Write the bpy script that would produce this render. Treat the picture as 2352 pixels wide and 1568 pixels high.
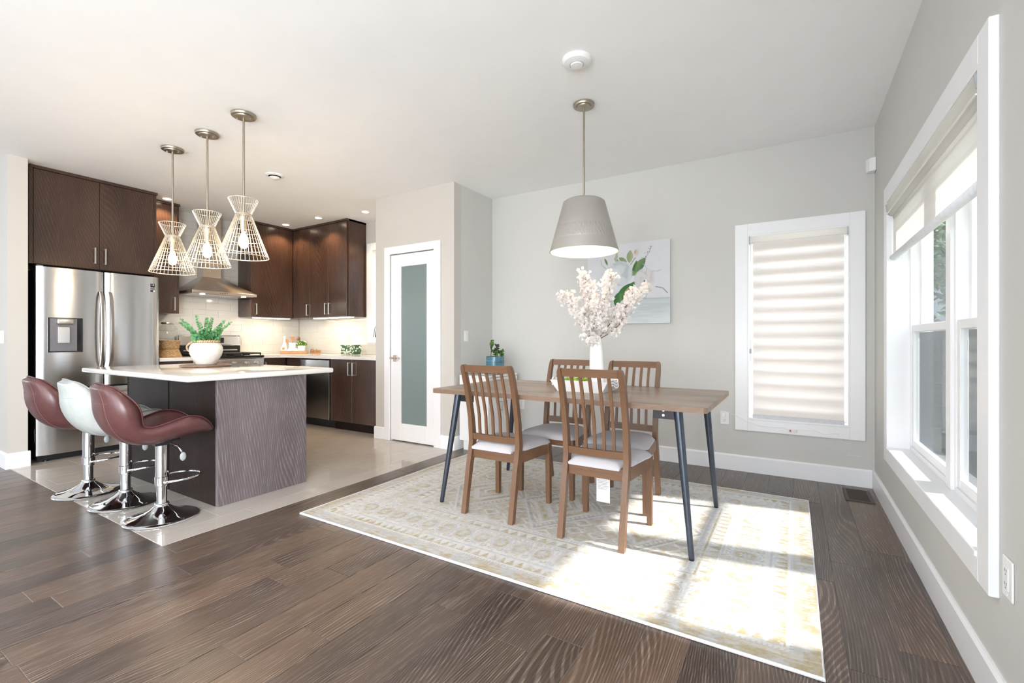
import bpy, bmesh, math, random
import numpy as np
from mathutils import Vector, Matrix
R = random.Random(7)
for o in list(bpy.data.objects): bpy.data.objects.remove(o)
SC = bpy.context.scene; COL = SC.collection
PI = math.pi
# ------------------------------------------------------------------ camera, world, sun, daylight, exposure
cd = bpy.data.cameras.new('camera'); cam = bpy.data.objects.new('camera', cd); COL.objects.link(cam)
cam.location = (0, 0, 1.124); cam.rotation_euler = (PI/2, 0, 0.548)
cd.sensor_width = 36; cd.lens = 1060.02/2352*36; cd.shift_x = 0; cd.shift_y = -(784-780.57)/2352
cd.clip_start = .02; cd.clip_end = 200
SC.camera = cam
SC.view_settings.view_transform = 'Standard'; SC.view_settings.look = 'None'
SC.view_settings.gamma = 1; SC.view_settings.use_curve_mapping = False
SC.view_settings.exposure = 0.42
try:
    SC.cycles.use_denoising = True; SC.cycles.denoiser = 'OPENIMAGEDENOISE'
    SC.cycles.max_bounces = 10; SC.cycles.diffuse_bounces = 6; SC.cycles.transparent_max_bounces = 16
    SC.cycles.sample_clamp_indirect = 8; SC.cycles.caustics_reflective = False; SC.cycles.caustics_refractive = False
except Exception: pass
W = bpy.data.worlds.new('sky'); SC.world = W; W.use_nodes = True
wn = W.node_tree.nodes; wl = W.node_tree.links
bg = wn['Background']; bg.inputs['Strength'].default_value = 2.5
tc = wn.new('ShaderNodeTexCoord'); nz = wn.new('ShaderNodeTexNoise'); nz.inputs['Scale'].default_value = 2.2; nz.inputs['Detail'].default_value = 6
rp = wn.new('ShaderNodeValToRGB'); rp.color_ramp.elements[0].position = .38; rp.color_ramp.elements[1].position = .62
rp.color_ramp.elements[0].color = (.62, .78, 1, 1); rp.color_ramp.elements[1].color = (.95, .98, 1, 1)
wl.new(tc.outputs['Generated'], nz.inputs['Vector']); wl.new(nz.outputs['Fac'], rp.inputs['Fac']); wl.new(rp.outputs['Color'], bg.inputs['Color'])
sd = bpy.data.lights.new('sun', 'SUN'); sd.energy = 7.8; sd.color = (1, .96, .9); sd.angle = math.radians(2.6)
sun = bpy.data.objects.new('sun', sd); COL.objects.link(sun)
sun.rotation_euler = Vector((1, .2, 1.085)).to_track_quat('Z', 'Y').to_euler(); sun.location = (8, 2, 9)
def area(name, loc, rot, sx, sy, e, col=(1, 1, 1), spread=PI):
    l = bpy.data.lights.new(name, 'AREA'); l.shape = 'RECTANGLE'; l.size = sx; l.size_y = sy; l.energy = e; l.color = col; l.spread = spread
    o = bpy.data.objects.new(name, l); COL.objects.link(o); o.location = loc; o.rotation_euler = rot; return o
# daylight entering by the openings of the rear wall (behind the camera); left and side lamps are added fill at unseen openings
DAY = (.93, .965, 1)
area('rear_window_daylight', (-6.6, -3.42, 1.45), (-PI/2, 0, PI), 1.5, 1.7, 12, DAY)
area('rear_window_daylight', (-3.6, -3.42, 1.45), (-PI/2, 0, PI), 1.5, 1.7, 34, DAY)
area('rear_window_daylight', (-1.0, -3.42, 1.25), (-PI/2, 0, PI), 1.8, 2.1, 75, DAY)
area('left_fill_daylight', (-9.12, -1.3, 1.45), (0, -PI/2, 0), 1.7, 2.6, 12, DAY)
area('side_fill_daylight', (.70, -1.9, 1.25), (0, PI/2, 0), 2.0, 2.2, 260, DAY)
area('back_window_daylight', (.02, 4.66, 1.23), (-PI/2, 0, 0), .8, 1.6, 8, DAY)
# ------------------------------------------------------------------ materials
MATS = {}
def newmat(n):
    m = bpy.data.materials.new(n); m.use_nodes = True; nt = m.node_tree
    b = nt.nodes['Principled BSDF']; MATS[n] = m; return m, nt, b
def N(nt, t, **k):
    n = nt.nodes.new(t)
    for a, v in k.items():
        if a in n.inputs: n.inputs[a].default_value = v
        else: setattr(n, a, v)
    return n
def ramp(nt, stops):
    r = nt.nodes.new('ShaderNodeValToRGB'); e = r.color_ramp.elements
    while len(e) < len(stops): e.new(.5)
    for i, (p, c) in enumerate(stops): e[i].position = p; e[i].color = (*c, 1)
    return r
def pm(n, col, rough=.5, metal=0, var=.06, scale=40, bump=0, coat=0, emit=None, es=0, trans=0, ior=1.45, alpha=1, stretch=None, spec=.5, sheen=0, sss=0):
    """plain procedural material: colour broken by noise, optional bump"""
    m, nt, b = newmat(n); L = nt.links
    t = N(nt, 'ShaderNodeTexCoord'); z = N(nt, 'ShaderNodeTexNoise', Scale=scale, Detail=4)
    if stretch:
        mp = N(nt, 'ShaderNodeMapping'); mp.inputs['Scale'].default_value = stretch; L.new(t.outputs['Object'], mp.inputs['Vector']); L.new(mp.outputs[0], z.inputs['Vector'])
    else: L.new(t.outputs['Object'], z.inputs['Vector'])
    r = ramp(nt, [(.3, [max(0, c*(1-var)) for c in col]), (.7, [min(1, c*(1+var)) for c in col])])
    L.new(z.outputs['Fac'], r.inputs['Fac']); L.new(r.outputs['Color'], b.inputs['Base Color'])
    b.inputs['Roughness'].default_value = rough; b.inputs['Metallic'].default_value = metal; b.inputs['IOR'].default_value = ior
    b.inputs['Coat Weight'].default_value = coat; b.inputs['Transmission Weight'].default_value = trans; b.inputs['Alpha'].default_value = alpha
    b.inputs['Specular IOR Level'].default_value = spec; b.inputs['Sheen Weight'].default_value = sheen; b.inputs['Subsurface Weight'].default_value = sss
    if bump:
        bp = N(nt, 'ShaderNodeBump', Strength=bump, Distance=.002); L.new(z.outputs['Fac'], bp.inputs['Height']); L.new(bp.outputs[0], b.inputs['Normal'])
    if emit: b.inputs['Emission Color'].default_value = (*emit, 1); b.inputs['Emission Strength'].default_value = es
    return m
def wood(n, dark, mid, light, axis='Z', rough=.35, s=1., amt=.5, rnd=False, coords='pos', bump=.15, hue=None, spec=.5, dist=150., vary=.5):
    """grain running along an axis: cathedral bands + fine pores; rnd varies board by board"""
    m, nt, b = newmat(n); L = nt.links
    g = N(nt, 'ShaderNodeNewGeometry') if coords == 'pos' else N(nt, 'ShaderNodeTexCoord')
    src = g.outputs['Position'] if coords == 'pos' else g.outputs['Object']
    oi = N(nt, 'ShaderNodeObjectInfo')
    if rnd:
        mu = N(nt, 'ShaderNodeVectorMath', operation='SCALE'); mu.inputs[0].default_value = (17, 31, 9); L.new(oi.outputs['Random'], mu.inputs['Scale'])
        ad = N(nt, 'ShaderNodeVectorMath', operation='ADD'); L.new(src, ad.inputs[0]); L.new(mu.outputs[0], ad.inputs[1]); src = ad.outputs[0]
    def mapped(k):
        mp = N(nt, 'ShaderNodeMapping'); v = [s, s, s]; v['XYZ'.index(axis)] = s*k; mp.inputs['Scale'].default_value = v; L.new(src, mp.inputs['Vector']); return mp.outputs[0]
    w = N(nt, 'ShaderNodeTexWave', Scale=30.0, Distortion=dist, Detail=1.2)
    w.inputs['Detail Scale'].default_value = .075; w.inputs['Detail Roughness'].default_value = .4
    w.wave_type = 'BANDS'; w.bands_direction = 'DIAGONAL' if axis == 'Z' else ('X' if axis == 'Y' else 'Y'); w.wave_profile = 'SIN'
    L.new(mapped(.20), w.inputs['Vector'])
    f = N(nt, 'ShaderNodeTexNoise', Scale=170, Detail=5, Roughness=.65); L.new(mapped(.035), f.inputs['Vector'])
    c = N(nt, 'ShaderNodeTexNoise', Scale=3.2, Detail=3); L.new(mapped(.35), c.inputs['Vector'])
    r1 = ramp(nt, [(0, (0, 0, 0)), (.55, (.0, .0, .0)), (.92, (1, 1, 1))]); L.new(w.outputs['Fac'], r1.inputs['Fac'])
    r2 = ramp(nt, [(.50, (0, 0, 0)), (.66, (1, 1, 1))]); L.new(f.outputs['Fac'], r2.inputs['Fac'])
    pr_ = N(nt, 'ShaderNodeMath', operation='MULTIPLY_ADD'); L.new(r2.outputs[0], pr_.inputs[0]); pr_.inputs[1].default_value = .62; pr_.inputs[2].default_value = .30
    mul = N(nt, 'ShaderNodeMath', operation='MULTIPLY'); L.new(r1.outputs[0], mul.inputs[0]); L.new(pr_.outputs[0], mul.inputs[1])
    m2 = N(nt, 'ShaderNodeMath', operation='MULTIPLY'); m2.inputs[1].default_value = .30; L.new(r2.outputs[0], m2.inputs[0])
    ad2 = N(nt, 'ShaderNodeMath', operation='ADD', use_clamp=True); L.new(mul.outputs[0], ad2.inputs[0]); L.new(m2.outputs[0], ad2.inputs[1])
    m3 = N(nt, 'ShaderNodeMath', operation='MULTIPLY'); m3.inputs[1].default_value = amt; L.new(ad2.outputs[0], m3.inputs[0])
    base = ramp(nt, [(.34, dark), (.66, mid)]); L.new(c.outputs['Fac'], base.inputs['Fac'])
    mx = N(nt, 'ShaderNodeMix', data_type='RGBA'); L.new(m3.outputs[0], mx.inputs[0]); L.new(base.outputs[0], mx.inputs[6]); mx.inputs[7].default_value = (*light, 1)
    out = mx.outputs[2]
    if rnd:
        r3 = ramp(nt, hue or [(0, (.72, .70, .72)), (.35, (.95, .92, .9)), (.7, (1.1, 1.02, .94)), (1, (1.3, 1.2, 1.12))]); L.new(oi.outputs['Random'], r3.inputs['Fac'])
        mm = N(nt, 'ShaderNodeMix', data_type='RGBA', blend_type='MULTIPLY'); mm.inputs[0].default_value = 1
        L.new(out, mm.inputs[6]); L.new(r3.outputs[0], mm.inputs[7]); out = mm.outputs[2]
    L.new(out, b.inputs['Base Color']); b.inputs['Roughness'].default_value = rough; b.inputs['Specular IOR Level'].default_value = spec
    bp = N(nt, 'ShaderNodeBump', Strength=bump, Distance=.001); L.new(ad2.outputs[0], bp.inputs['Height']); L.new(bp.outputs[0], b.inputs['Normal'])
    return m
def steel(n, col=(.68, .68, .685), rough=.22, axis='Y', aniso=.7):
    m, nt, b = newmat(n); L = nt.links
    g = N(nt, 'ShaderNodeNewGeometry'); mp = N(nt, 'ShaderNodeMapping'); v = [400, 400, 400]; v['XYZ'.index(axis)] = 3
    mp.inputs['Scale'].default_value = v; L.new(g.outputs['Position'], mp.inputs['Vector'])
    z = N(nt, 'ShaderNodeTexNoise', Scale=1, Detail=3); L.new(mp.outputs[0], z.inputs['Vector'])
    r = ramp(nt, [(.3, [c*.93 for c in col]), (.7, [c*1.05 for c in col])]); L.new(z.outputs['Fac'], r.inputs['Fac']); L.new(r.outputs[0], b.inputs['Base Color'])
    b.inputs['Metallic'].default_value = 1; b.inputs['Roughness'].default_value = rough; b.inputs['Anisotropic'].default_value = aniso; b.inputs['Anisotropic Rotation'].default_value = .25
    tg = N(nt, 'ShaderNodeTangent', direction_type='RADIAL', axis='Z'); L.new(tg.outputs[0], b.inputs['Tangent'])
    return m
def glassy(n, tint=(1, 1, 1), refl=.08, rough=0.0):
    """thin window glass: lets light straight through, with a fresnel reflection"""
    m, nt, b = newmat(n); L = nt.links; nt.nodes.remove(b)
    tr = N(nt, 'ShaderNodeBsdfTransparent'); tr.inputs[0].default_value = (*tint, 1)
    gl = N(nt, 'ShaderNodeBsdfGlossy', Roughness=rough); fr = N(nt, 'ShaderNodeFresnel', IOR=1.45)
    ge = N(nt, 'ShaderNodeNewGeometry'); sb_ = N(nt, 'ShaderNodeMath', operation='SUBTRACT', use_clamp=True); sb_.inputs[0].default_value = 1; L.new(ge.outputs['Backfacing'], sb_.inputs[1])
    mu = N(nt, 'ShaderNodeMath', operation='MULTIPLY'); L.new(fr.outputs[0], mu.inputs[0]); L.new(sb_.outputs[0], mu.inputs[1]); mi = N(nt, 'ShaderNodeMath', operation='MINIMUM'); mi.inputs[1].default_value = .3; L.new(mu.outputs[0], mi.inputs[0])
    mx = N(nt, 'ShaderNodeMixShader'); L.new(mi.outputs[0], mx.inputs[0]); L.new(tr.outputs[0], mx.inputs[1]); L.new(gl.outputs[0], mx.inputs[2])
    L.new(mx.outputs[0], nt.nodes['Material Output'].inputs['Surface']); return m
def fabric(n, col, transl, scale=700, alpha=0.):
    m, nt, b = newmat(n); L = nt.links; nt.nodes.remove(b)
    t = N(nt, 'ShaderNodeTexCoord'); z = N(nt, 'ShaderNodeTexNoise', Scale=scale, Detail=2); L.new(t.outputs['Object'], z.inputs['Vector'])
    r = ramp(nt, [(.3, [c*.94 for c in col]), (.7, col)]); L.new(z.outputs['Fac'], r.inputs['Fac'])
    d = N(nt, 'ShaderNodeBsdfDiffuse'); tl = N(nt, 'ShaderNodeBsdfTranslucent'); L.new(r.outputs[0], d.inputs[0]); L.new(r.outputs[0], tl.inputs[0])
    mx = N(nt, 'ShaderNodeMixShader'); mx.inputs[0].default_value = transl; L.new(d.outputs[0], mx.inputs[1]); L.new(tl.outputs[0], mx.inputs[2]); o = mx.outputs[0]
    if alpha:
        tp = N(nt, 'ShaderNodeBsdfTransparent'); m2 = N(nt, 'ShaderNodeMixShader'); m2.inputs[0].default_value = alpha
        L.new(o, m2.inputs[1]); L.new(tp.outputs[0], m2.inputs[2]); o = m2.outputs[0]
    L.new(o, nt.nodes['Material Output'].inputs['Surface']); return m
def attrmat(n, rough=.9, bump=0, scale=300, spec=.3):
    m, nt, b = newmat(n); L = nt.links
    a = N(nt, 'ShaderNodeVertexColor'); a.layer_name = 'Col'
    z = N(nt, 'ShaderNodeTexNoise', Scale=scale, Detail=3); t = N(nt, 'ShaderNodeTexCoord'); L.new(t.outputs['Object'], z.inputs['Vector'])
    r = ramp(nt, [(.3, (.9, .9, .9)), (.7, (1.06, 1.06, 1.06))]); L.new(z.outputs['Fac'], r.inputs['Fac'])
    mm = N(nt, 'ShaderNodeMix', data_type='RGBA', blend_type='MULTIPLY'); mm.inputs[0].default_value = 1
    L.new(a.outputs[0], mm.inputs[6]); L.new(r.outputs[0], mm.inputs[7]); L.new(mm.outputs[2], b.inputs['Base Color'])
    b.inputs['Roughness'].default_value = rough; b.inputs['Specular IOR Level'].default_value = spec
    if bump:
        bp = N(nt, 'ShaderNodeBump', Strength=bump, Distance=.003); L.new(z.outputs['Fac'], bp.inputs['Height']); L.new(bp.outputs[0], b.inputs['Normal'])
    return m
wallm = pm('wall_paint', (.60, .595, .57), .75, var=.012, scale=3, bump=.02)
kwallm = pm('kitchen_wall_paint', (.56, .53, .49), .75, var=.012, scale=3)
ceilm = pm('ceiling_paint', (.92, .925, .93), .9, var=.01, scale=4)
trimm = pm('trim_paint', (.86, .865, .88), .35, var=.01, scale=5)
doorm = pm('door_paint', (.84, .83, .84), .35, var=.01, scale=5)
plankm = wood('oak_plank', (.046, .032, .026), (.098, .065, .048), (.32, .275, .24), 'Y', .30, 1., .66, rnd=True, bump=.3, dist=165.)
subm = pm('subfloor', (.30, .26, .235), .8)
tilem = pm('porcelain_tile', (.50, .455, .41), .06, var=.05, scale=2.2, spec=.6, stretch=(3, .6, 1))
groutm = pm('grout', (.70, .68, .65), .8)
cabm = wood('dark_cabinet_wood', (.040, .021, .015), (.066, .036, .025), (.17, .11, .082), 'Z', .24, 1.0, .30, bump=.06, dist=70.)
islm = wood('island_panel_wood_lit', (.115, .092, .096), (.155, .128, .132), (.37, .33, .33), 'Z', .30, 1.0, .6, bump=.06, dist=85.)  # end panel: the window's reflection is put into a paler wood colour
islf = wood('island_front_wood_shaded', (.015, .009, .0075), (.024, .015, .012), (.06, .042, .035), 'Z', .5, 1.3, .4, bump=.1, spec=.12)  # same island wood, darkened so the colour carries the front's shade
chairm = wood('walnut_stain', (.135, .066, .033), (.185, .097, .051), (.27, .16, .095), 'Z', .38, 1.5, .35, coords='obj', bump=.06)
chairh = wood('walnut_stain_rail', (.135, .066, .033), (.185, .097, .051), (.27, .16, .095), 'X', .38, 1.5, .35, coords='obj', bump=.06)
tabm = wood('table_laminate', (.24, .175, .13), (.44, .35, .275), (.15, .10, .07), 'X', .36, 2.2, .9, coords='pos', bump=.05, dist=40.)
edgem = wood('table_edge', (.20, .125, .08), (.28, .18, .12), (.14, .085, .06), 'X', .45, 1.5, .5, coords='pos', bump=.05)
legm = pm('black_steel', (.05, .06, .078), .30, metal=.5, var=.1)
seatm = pm('light_grey_fabric', (.52, .50, .52), .9, var=.04, scale=600, bump=.15, sheen=.2)
quartz = pm('white_quartz', (.80, .77, .73), .07, var=.02, scale=8, spec=.6)
steelm = steel('brushed_steel'); steelh = steel('brushed_steel_warm', (.58, .54, .5), .28); steeld = steel('dark_steel', (.34, .32, .30), .26)
handlem = steel('fridge_handle_steel', (.45, .42, .40), .3)
nickel = pm('satin_nickel', (.62, .60, .57), .28, metal=1, var=.03)
bronze = pm('champagne_nickel', (.42, .37, .30), .35, metal=1, var=.04)
wirem = pm('champagne_wire', (.74, .66, .55), .38, metal=.75, var=.03)
chrome = pm('chrome', (.80, .81, .83), .045, metal=1, var=.01)
black = pm('black_plastic', (.012, .012, .014), .35, var=.1); blackg = pm('black_enamel', (.015, .015, .017), .12, var=.1)
castm = pm('cast_iron', (.02, .019, .018), .6, var=.2)
red = pm('oxblood_leather', (.105, .041, .040), .33, var=.12, scale=25, bump=.06, spec=.55)
redp = pm('oxblood_piping', (.09, .025, .03), .4, var=.1)
greyl = pm('pale_grey_leather', (.46, .485, .47), .36, var=.06, scale=25, bump=.05); greyp = pm('grey_piping', (.30, .32, .31), .45)
stitch = pm('stitching', (.19, .085, .085), .6); stitchg = pm('stitching_grey', (.40, .42, .41), .6)
plast = pm('grey_plastic', (.35, .37, .38), .4)
whitep = pm('white_plastic', (.83, .83, .83), .35, var=.01); offw = pm('cream_plastic', (.78, .74, .68), .4, var=.02)
ceram = pm('white_ceramic', (.84, .83, .82), .12, var=.02, scale=6)
glass = glassy('window_glass', (.975, .98, .98)); clearg = glassy('clear_glass', (.93, .95, .95))
# ------------------------------------------------------------------ mesh helpers
WL = {}
class M:
    def __init__(s): s.b = bmesh.new()
    def box(s, x0, y0, z0, x1, y1, z1, bv=0, seg=1):
        r = bmesh.ops.create_cube(s.b, size=1); vs = r['verts']
        for v in vs: v.co = Vector(((x0+x1)/2+v.co.x*(x1-x0), (y0+y1)/2+v.co.y*(y1-y0), (z0+z1)/2+v.co.z*(z1-z0)))
        if bv:
            es = list({e for v in vs for e in v.link_edges}); bmesh.ops.bevel(s.b, geom=es, offset=bv, segments=seg, profile=.5, affect='EDGES')
        return s
    def cyl(s, p0, p1, r0, r1=None, n=16, caps=True):
        r1 = r0 if r1 is None else r1; p0 = Vector(p0); p1 = Vector(p1); d = p1-p0
        m = Matrix.Translation((p0+p1)/2) @ d.to_track_quat('Z', 'Y').to_matrix().to_4x4()
        bmesh.ops.create_cone(s.b, cap_ends=caps, segments=n, radius1=r0, radius2=r1, depth=d.length, matrix=m); return s
    def lathe(s, prof, c=(0, 0, 0), n=28, mat=None, cap=True, sx=1, sy=1):
        c = Vector(c); rings = []
        for (r, z) in prof:
            ring = []
            for i in range(n):
                a = 2*PI*i/n; v = Vector((r*math.cos(a)*sx, r*math.sin(a)*sy, z)); v = (mat @ v if mat else v)+c; ring.append(s.b.verts.new(v))
            rings.append(ring)
        for a, b in zip(rings, rings[1:]):
            for i in range(n): s.b.faces.new((a[i], a[(i+1) % n], b[(i+1) % n], b[i]))
        if cap:
            if prof[0][0] > 1e-4: s.b.faces.new(rings[0][::-1])
            if prof[-1][0] > 1e-4: s.b.faces.new(rings[-1])
        return s
    def tube(s, pts, r, n=8, closed=False, flat=1.0):
        pts = [Vector(p) for p in pts]; m = len(pts); rings = []; up = None
        for i, p in enumerate(pts):
            if closed: d = pts[(i+1) % m]-pts[i-1]
            else: d = pts[min(i+1, m-1)]-pts[max(i-1, 0)]
            d.normalize()
            if up is None: up = Vector((0, 0, 1)) if abs(d.z) < .9 else Vector((1, 0, 0))
            u = d.cross(up).normalized(); w = u.cross(d).normalized(); up = w
            rr = r[i] if isinstance(r, (list, tuple)) else r
            rings.append([s.b.verts.new(p+u*(math.cos(2*PI*k/n)*rr)+w*(math.sin(2*PI*k/n)*rr*flat)) for k in range(n)])
        for i in range(m if closed else m-1):
            a = rings[i]; b = rings[(i+1) % m]
            for k in range(n): s.b.faces.new((a[k], a[(k+1) % n], b[(k+1) % n], b[k]))
        if not closed: s.b.faces.new(rings[0][::-1]); s.b.faces.new(rings[-1])
        return s
    def sweep(s, path, prof):
        """path: list of points; prof(i) -> list of 3-D offset vectors"""
        rings = [[s.b.verts.new(Vector(p)+Vector(o)) for o in prof(i)] for i, p in enumerate(path)]; n = len(rings[0])
        for a, b in zip(rings, rings[1:]):
            for k in range(n): s.b.faces.new((a[k], a[(k+1) % n], b[(k+1) % n], b[k]))
        s.b.faces.new(rings[0][::-1]); s.b.faces.new(rings[-1]); return s
    def prism(s, poly, vec):
        a = [s.b.verts.new(Vector(p)) for p in poly]; b = [s.b.verts.new(Vector(p)+Vector(vec)) for p in poly]; n = len(a)
        s.b.faces.new(a[::-1]); s.b.faces.new(b)
        for i in range(n): s.b.faces.new((a[i], a[(i+1) % n], b[(i+1) % n], b[i]))
        return s
    def ball(s, c, r, sx=1, sy=1, sz=1, n=12):
        m = Matrix.Translation(Vector(c)) @ Matrix.Diagonal((sx, sy, sz, 1)); bmesh.ops.create_uvsphere(s.b, u_segments=n, v_segments=max(6, n*2//3), radius=r, matrix=m); return s
    def quad(s, *p): s.b.faces.new([s.b.verts.new(Vector(q)) for q in p]); return s
    def build(s, name, mat, parent=None, smooth=None, sub=0, loc=None):
        bmesh.ops.recalc_face_normals(s.b, faces=s.b.faces)
        vs = s.b.verts
        lo = Vector([min(v.co[i] for v in vs) for i in range(3)]); hi = Vector([max(v.co[i] for v in vs) for i in range(3)])
        c = (lo+hi)/2; c.z = lo.z
        if loc is not None: c = Vector(loc)
        for v in vs: v.co -= c
        me = bpy.data.meshes.new(name); s.b.to_mesh(me); s.b.free()
        o = bpy.data.objects.new(name, me); COL.objects.link(o); me.materials.append(mat)
        o.location = c; WL[o.name] = c.copy()
        if parent is not None: o.parent = parent; o.location = c-WL[parent.name]
        if smooth:
            me.polygons.foreach_set('use_smooth', [True]*len(me.polygons))
            if smooth != 'all': me.set_sharp_from_angle(angle=math.radians(smooth))
        if sub: md = o.modifiers.new('sub', 'SUBSURF'); md.levels = sub; md.render_levels = sub
        return o
def tag(o, label, cat, group=None, kind=None):
    o['label'] = label; o['category'] = cat
    if group: o['group'] = group
    if kind: o['kind'] = kind
    return o
def E(name, loc, label, cat, group=None, kind=None):
    o = bpy.data.objects.new(name, None); COL.objects.link(o); o.location = loc; o.empty_display_size = .1; WL[o.name] = Vector(loc)
    return tag(o, label, cat, group, kind)
def S(o, label, cat='structure'): return tag(o, label, cat, None, 'structure')
def B(*a, **k): return M().box(*a, **k)
def copy_tree(o, parent=None):
    c = o.copy(); COL.objects.link(c); WL[c.name] = WL[o.name].copy()
    if parent is not None: c.parent = parent
    for ch in list(o.children): copy_tree(ch, c)
    return c
def colgrid(name, nx, ny, fn, cols, mat, parent=None, thick=None):
    """grid mesh with a colour attribute 'Col'; fn(i,j)->(x,y,z)"""
    P = np.array([[fn(i, j) for i in range(nx)] for j in range(ny)], dtype=float).reshape(-1, 3)
    c = (P.min(0)+P.max(0))/2; P = P-c
    idx = np.arange(nx*ny).reshape(ny, nx)
    F = np.stack([idx[:-1, :-1], idx[:-1, 1:], idx[1:, 1:], idx[1:, :-1]], -1).reshape(-1, 4)
    me = bpy.data.meshes.new(name); me.vertices.add(len(P)); me.vertices.foreach_set('co', P.ravel())
    me.loops.add(F.size); me.loops.foreach_set('vertex_index', F.ravel().astype(np.int32)); me.polygons.add(len(F))
    me.polygons.foreach_set('loop_start', np.arange(0, F.size, 4, dtype=np.int32)); me.update(calc_edges=True)
    a = me.color_attributes.new('Col', 'FLOAT_COLOR', 'POINT'); rgba = np.ones((nx*ny, 4), np.float32); rgba[:, :3] = cols.reshape(-1, 3); a.data.foreach_set('color', rgba.ravel())
    me.materials.append(mat); o = bpy.data.objects.new(name, me); COL.objects.link(o); o.location = c; WL[o.name] = Vector(c)
    if parent is not None: o.parent = parent; o.location = Vector(c)-WL[parent.name]
    return o
def text(name, s, size, loc, rot, mat, parent, ext=.0003, shear=0, align='CENTER', bev=0):
    cu = bpy.data.curves.new(name, 'FONT'); cu.body = s; cu.size = size; cu.extrude = ext; cu.align_x = align; cu.align_y = 'CENTER'; cu.shear = shear; cu.bevel_depth = bev; cu.resolution_u = 3
    tmp = bpy.data.objects.new(name+'_t', cu); COL.objects.link(tmp); dg = bpy.context.evaluated_depsgraph_get()
    me = bpy.data.meshes.new_from_object(tmp.evaluated_get(dg)); bpy.data.objects.remove(tmp)
    me.materials.clear(); me.materials.append(mat); o = bpy.data.objects.new(name, me); COL.objects.link(o)
    o.rotation_euler = rot; o.location = Vector(loc)
    if parent is not None: o.parent = parent; o.location = Vector(loc)-WL[parent.name]
    return o
# ------------------------------------------------------------------ the room shell
H = 2.74; XR = .524; YB = 4.413; XL = -2.96; YP = 3.714; XK = -4.10; XW = -6.56
fl = S(B(-9.2, -3.4, -.12, .75, 4.62, -.0024).build('floor', subm), 'dark oak plank floor of the dining and living area', 'floor')
PW = .1635; T0 = -1.311
def tiled(x, y): return -5.82 < x < -2.94+.02 and y > 1.154-.0 or (x <= -5.82 and y > 1.15)
k = -40
while T0+k*PW < XR+.01:
    x0 = T0+k*PW; x1 = min(x0+PW, XR); k += 1
    if x1 < -6.7: continue
    y = -1.6+R.uniform(0, 1.2)-1.2; top = YB
    if x0 < -2.94-1e-3: top = 1.154
    if x0 < -2.94 < x1: top = YB
    if x1 < -5.85: top = 1.14
    first = True
    while y < top-.001:
        L_ = R.uniform(.75, 1.9); y1 = min(y+L_, top)
        if top-y1 < .25: y1 = top
        xx0 = x0
        if x0 < -2.94 < x1 and y1 > 1.154: # board cut along the tile edge
            if y < 1.154-.01: y1 = 1.154
            else: xx0 = -2.94
        bm = M(); g = .0009; zt = R.uniform(-.0004, .0004)
        bm.prism([(xx0+g, y+g, -.016), (x1-g, y+g, -.016), (x1-g, y1-g, -.016), (xx0+g, y1-g, -.016)], (0, 0, .016+zt))
        es = [e for e in bm.b.edges if all(v.co.z > -.01 for v in e.verts)]
        bmesh.ops.bevel(bm.b, geom=es, offset=.0012, segments=1, affect='EDGES')
        bm.build('plank', plankm, fl); y = y1
filler = B(-9.1, -3.4, -.016, -6.7, 1.13, -.001).build('plank_field', plankm, fl); filler['kind'] = 'stuff'
f2 = B(-6.7, -3.4, -.016, .52, -2.85, -.003).build('plank_field', plankm, fl); f2['kind'] = 'stuff'
ft = S(B(-6.56, 1.155, -.016, -2.941, 4.41, -.0018).build('floor', groutm), 'polished beige tile floor of the kitchen', 'floor')
tx = [-2.942, -3.115]+[-3.115-.296*i for i in range(1, 13)]
for c in range(len(tx)-1):
    x1, x0 = tx[c], max(tx[c+1], -6.56)
    if x1 <= -6.55: break
    y = 1.70-.155*c
    while y > 1.154: y -= .61
    while y < 4.4:
        ya, yb = max(y, 1.156), min(y+.61, 4.40); y += .61
        if yb-ya < .02 or (x1 < -5.99 and yb < 2.3 and False): continue
        bm = M(); g = .002
        bm.prism([(x0+g, ya+g, -.0017), (x1-g, ya+g, -.0017), (x1-g, yb-g, -.0017), (x0+g, yb-g, -.0017)], (0, 0, .0020+R.uniform(-.0002, .0002)))
        bm.build('tile', tilem, ft)
S(B(-9.2, -3.4, H, .75, 4.62, H+.1).build('ceiling', ceilm), 'smooth white ceiling', 'ceiling')
def wall_with_holes(name, axis, c0, c1, a0, a1, holes, mat, label):
    """axis 'X': wall plane spans Y; holes = (lo, hi, z0, z1)"""
    m = M(); cuts = sorted(holes); p = a0
    def bx(u0, u1, z0, z1):
        if u1-u0 < 1e-4 or z1-z0 < 1e-4: return
        if axis == 'X': m.box(c0, u0, z0, c1, u1, z1)
        else: m.box(u0, c0, z0, u1, c1, z1)
    for lo, hi, z0, z1 in cuts:
        bx(p, lo, -.016, H); bx(lo, hi, -.016, z0); bx(lo, hi, z1, H); p = hi
    bx(p, a1, -.016, H); return S(m.build(name, mat), label, 'wall')
WY0, WY1, WZ0, WZ1 = 2.021, 3.72, .43, 2.0
wall_with_holes('wall_right', 'X', XR, XR+.2, -3.4, YB+.2, [(-3.0, -.8, .2, 2.25), (WY0, WY1, WZ0, WZ1)], wallm, 'pale grey wall holding the large double window')
wall_with_holes('wall_back', 'Y', YB, YB+.2, -3.0, XR, [(-.335, .37, .45, 2.013)], wallm, 'pale grey wall behind the dining table')
wall_with_holes('wall_kitchen', 'Y', YB-.01, YB+.2, XW-.2, -3.0, [(-4.93, -4.2, 1.175, 2.36)], kwallm, 'kitchen wall with window and tiled splashback')
wk = bpy.data.objects['wall_kitchen']
wl_ = S(B(XW-.2, 1.265, -.016, XW, YB, H).build('wall_left', kwallm), 'kitchen wall with white subway tile behind the range', 'wall')
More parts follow.
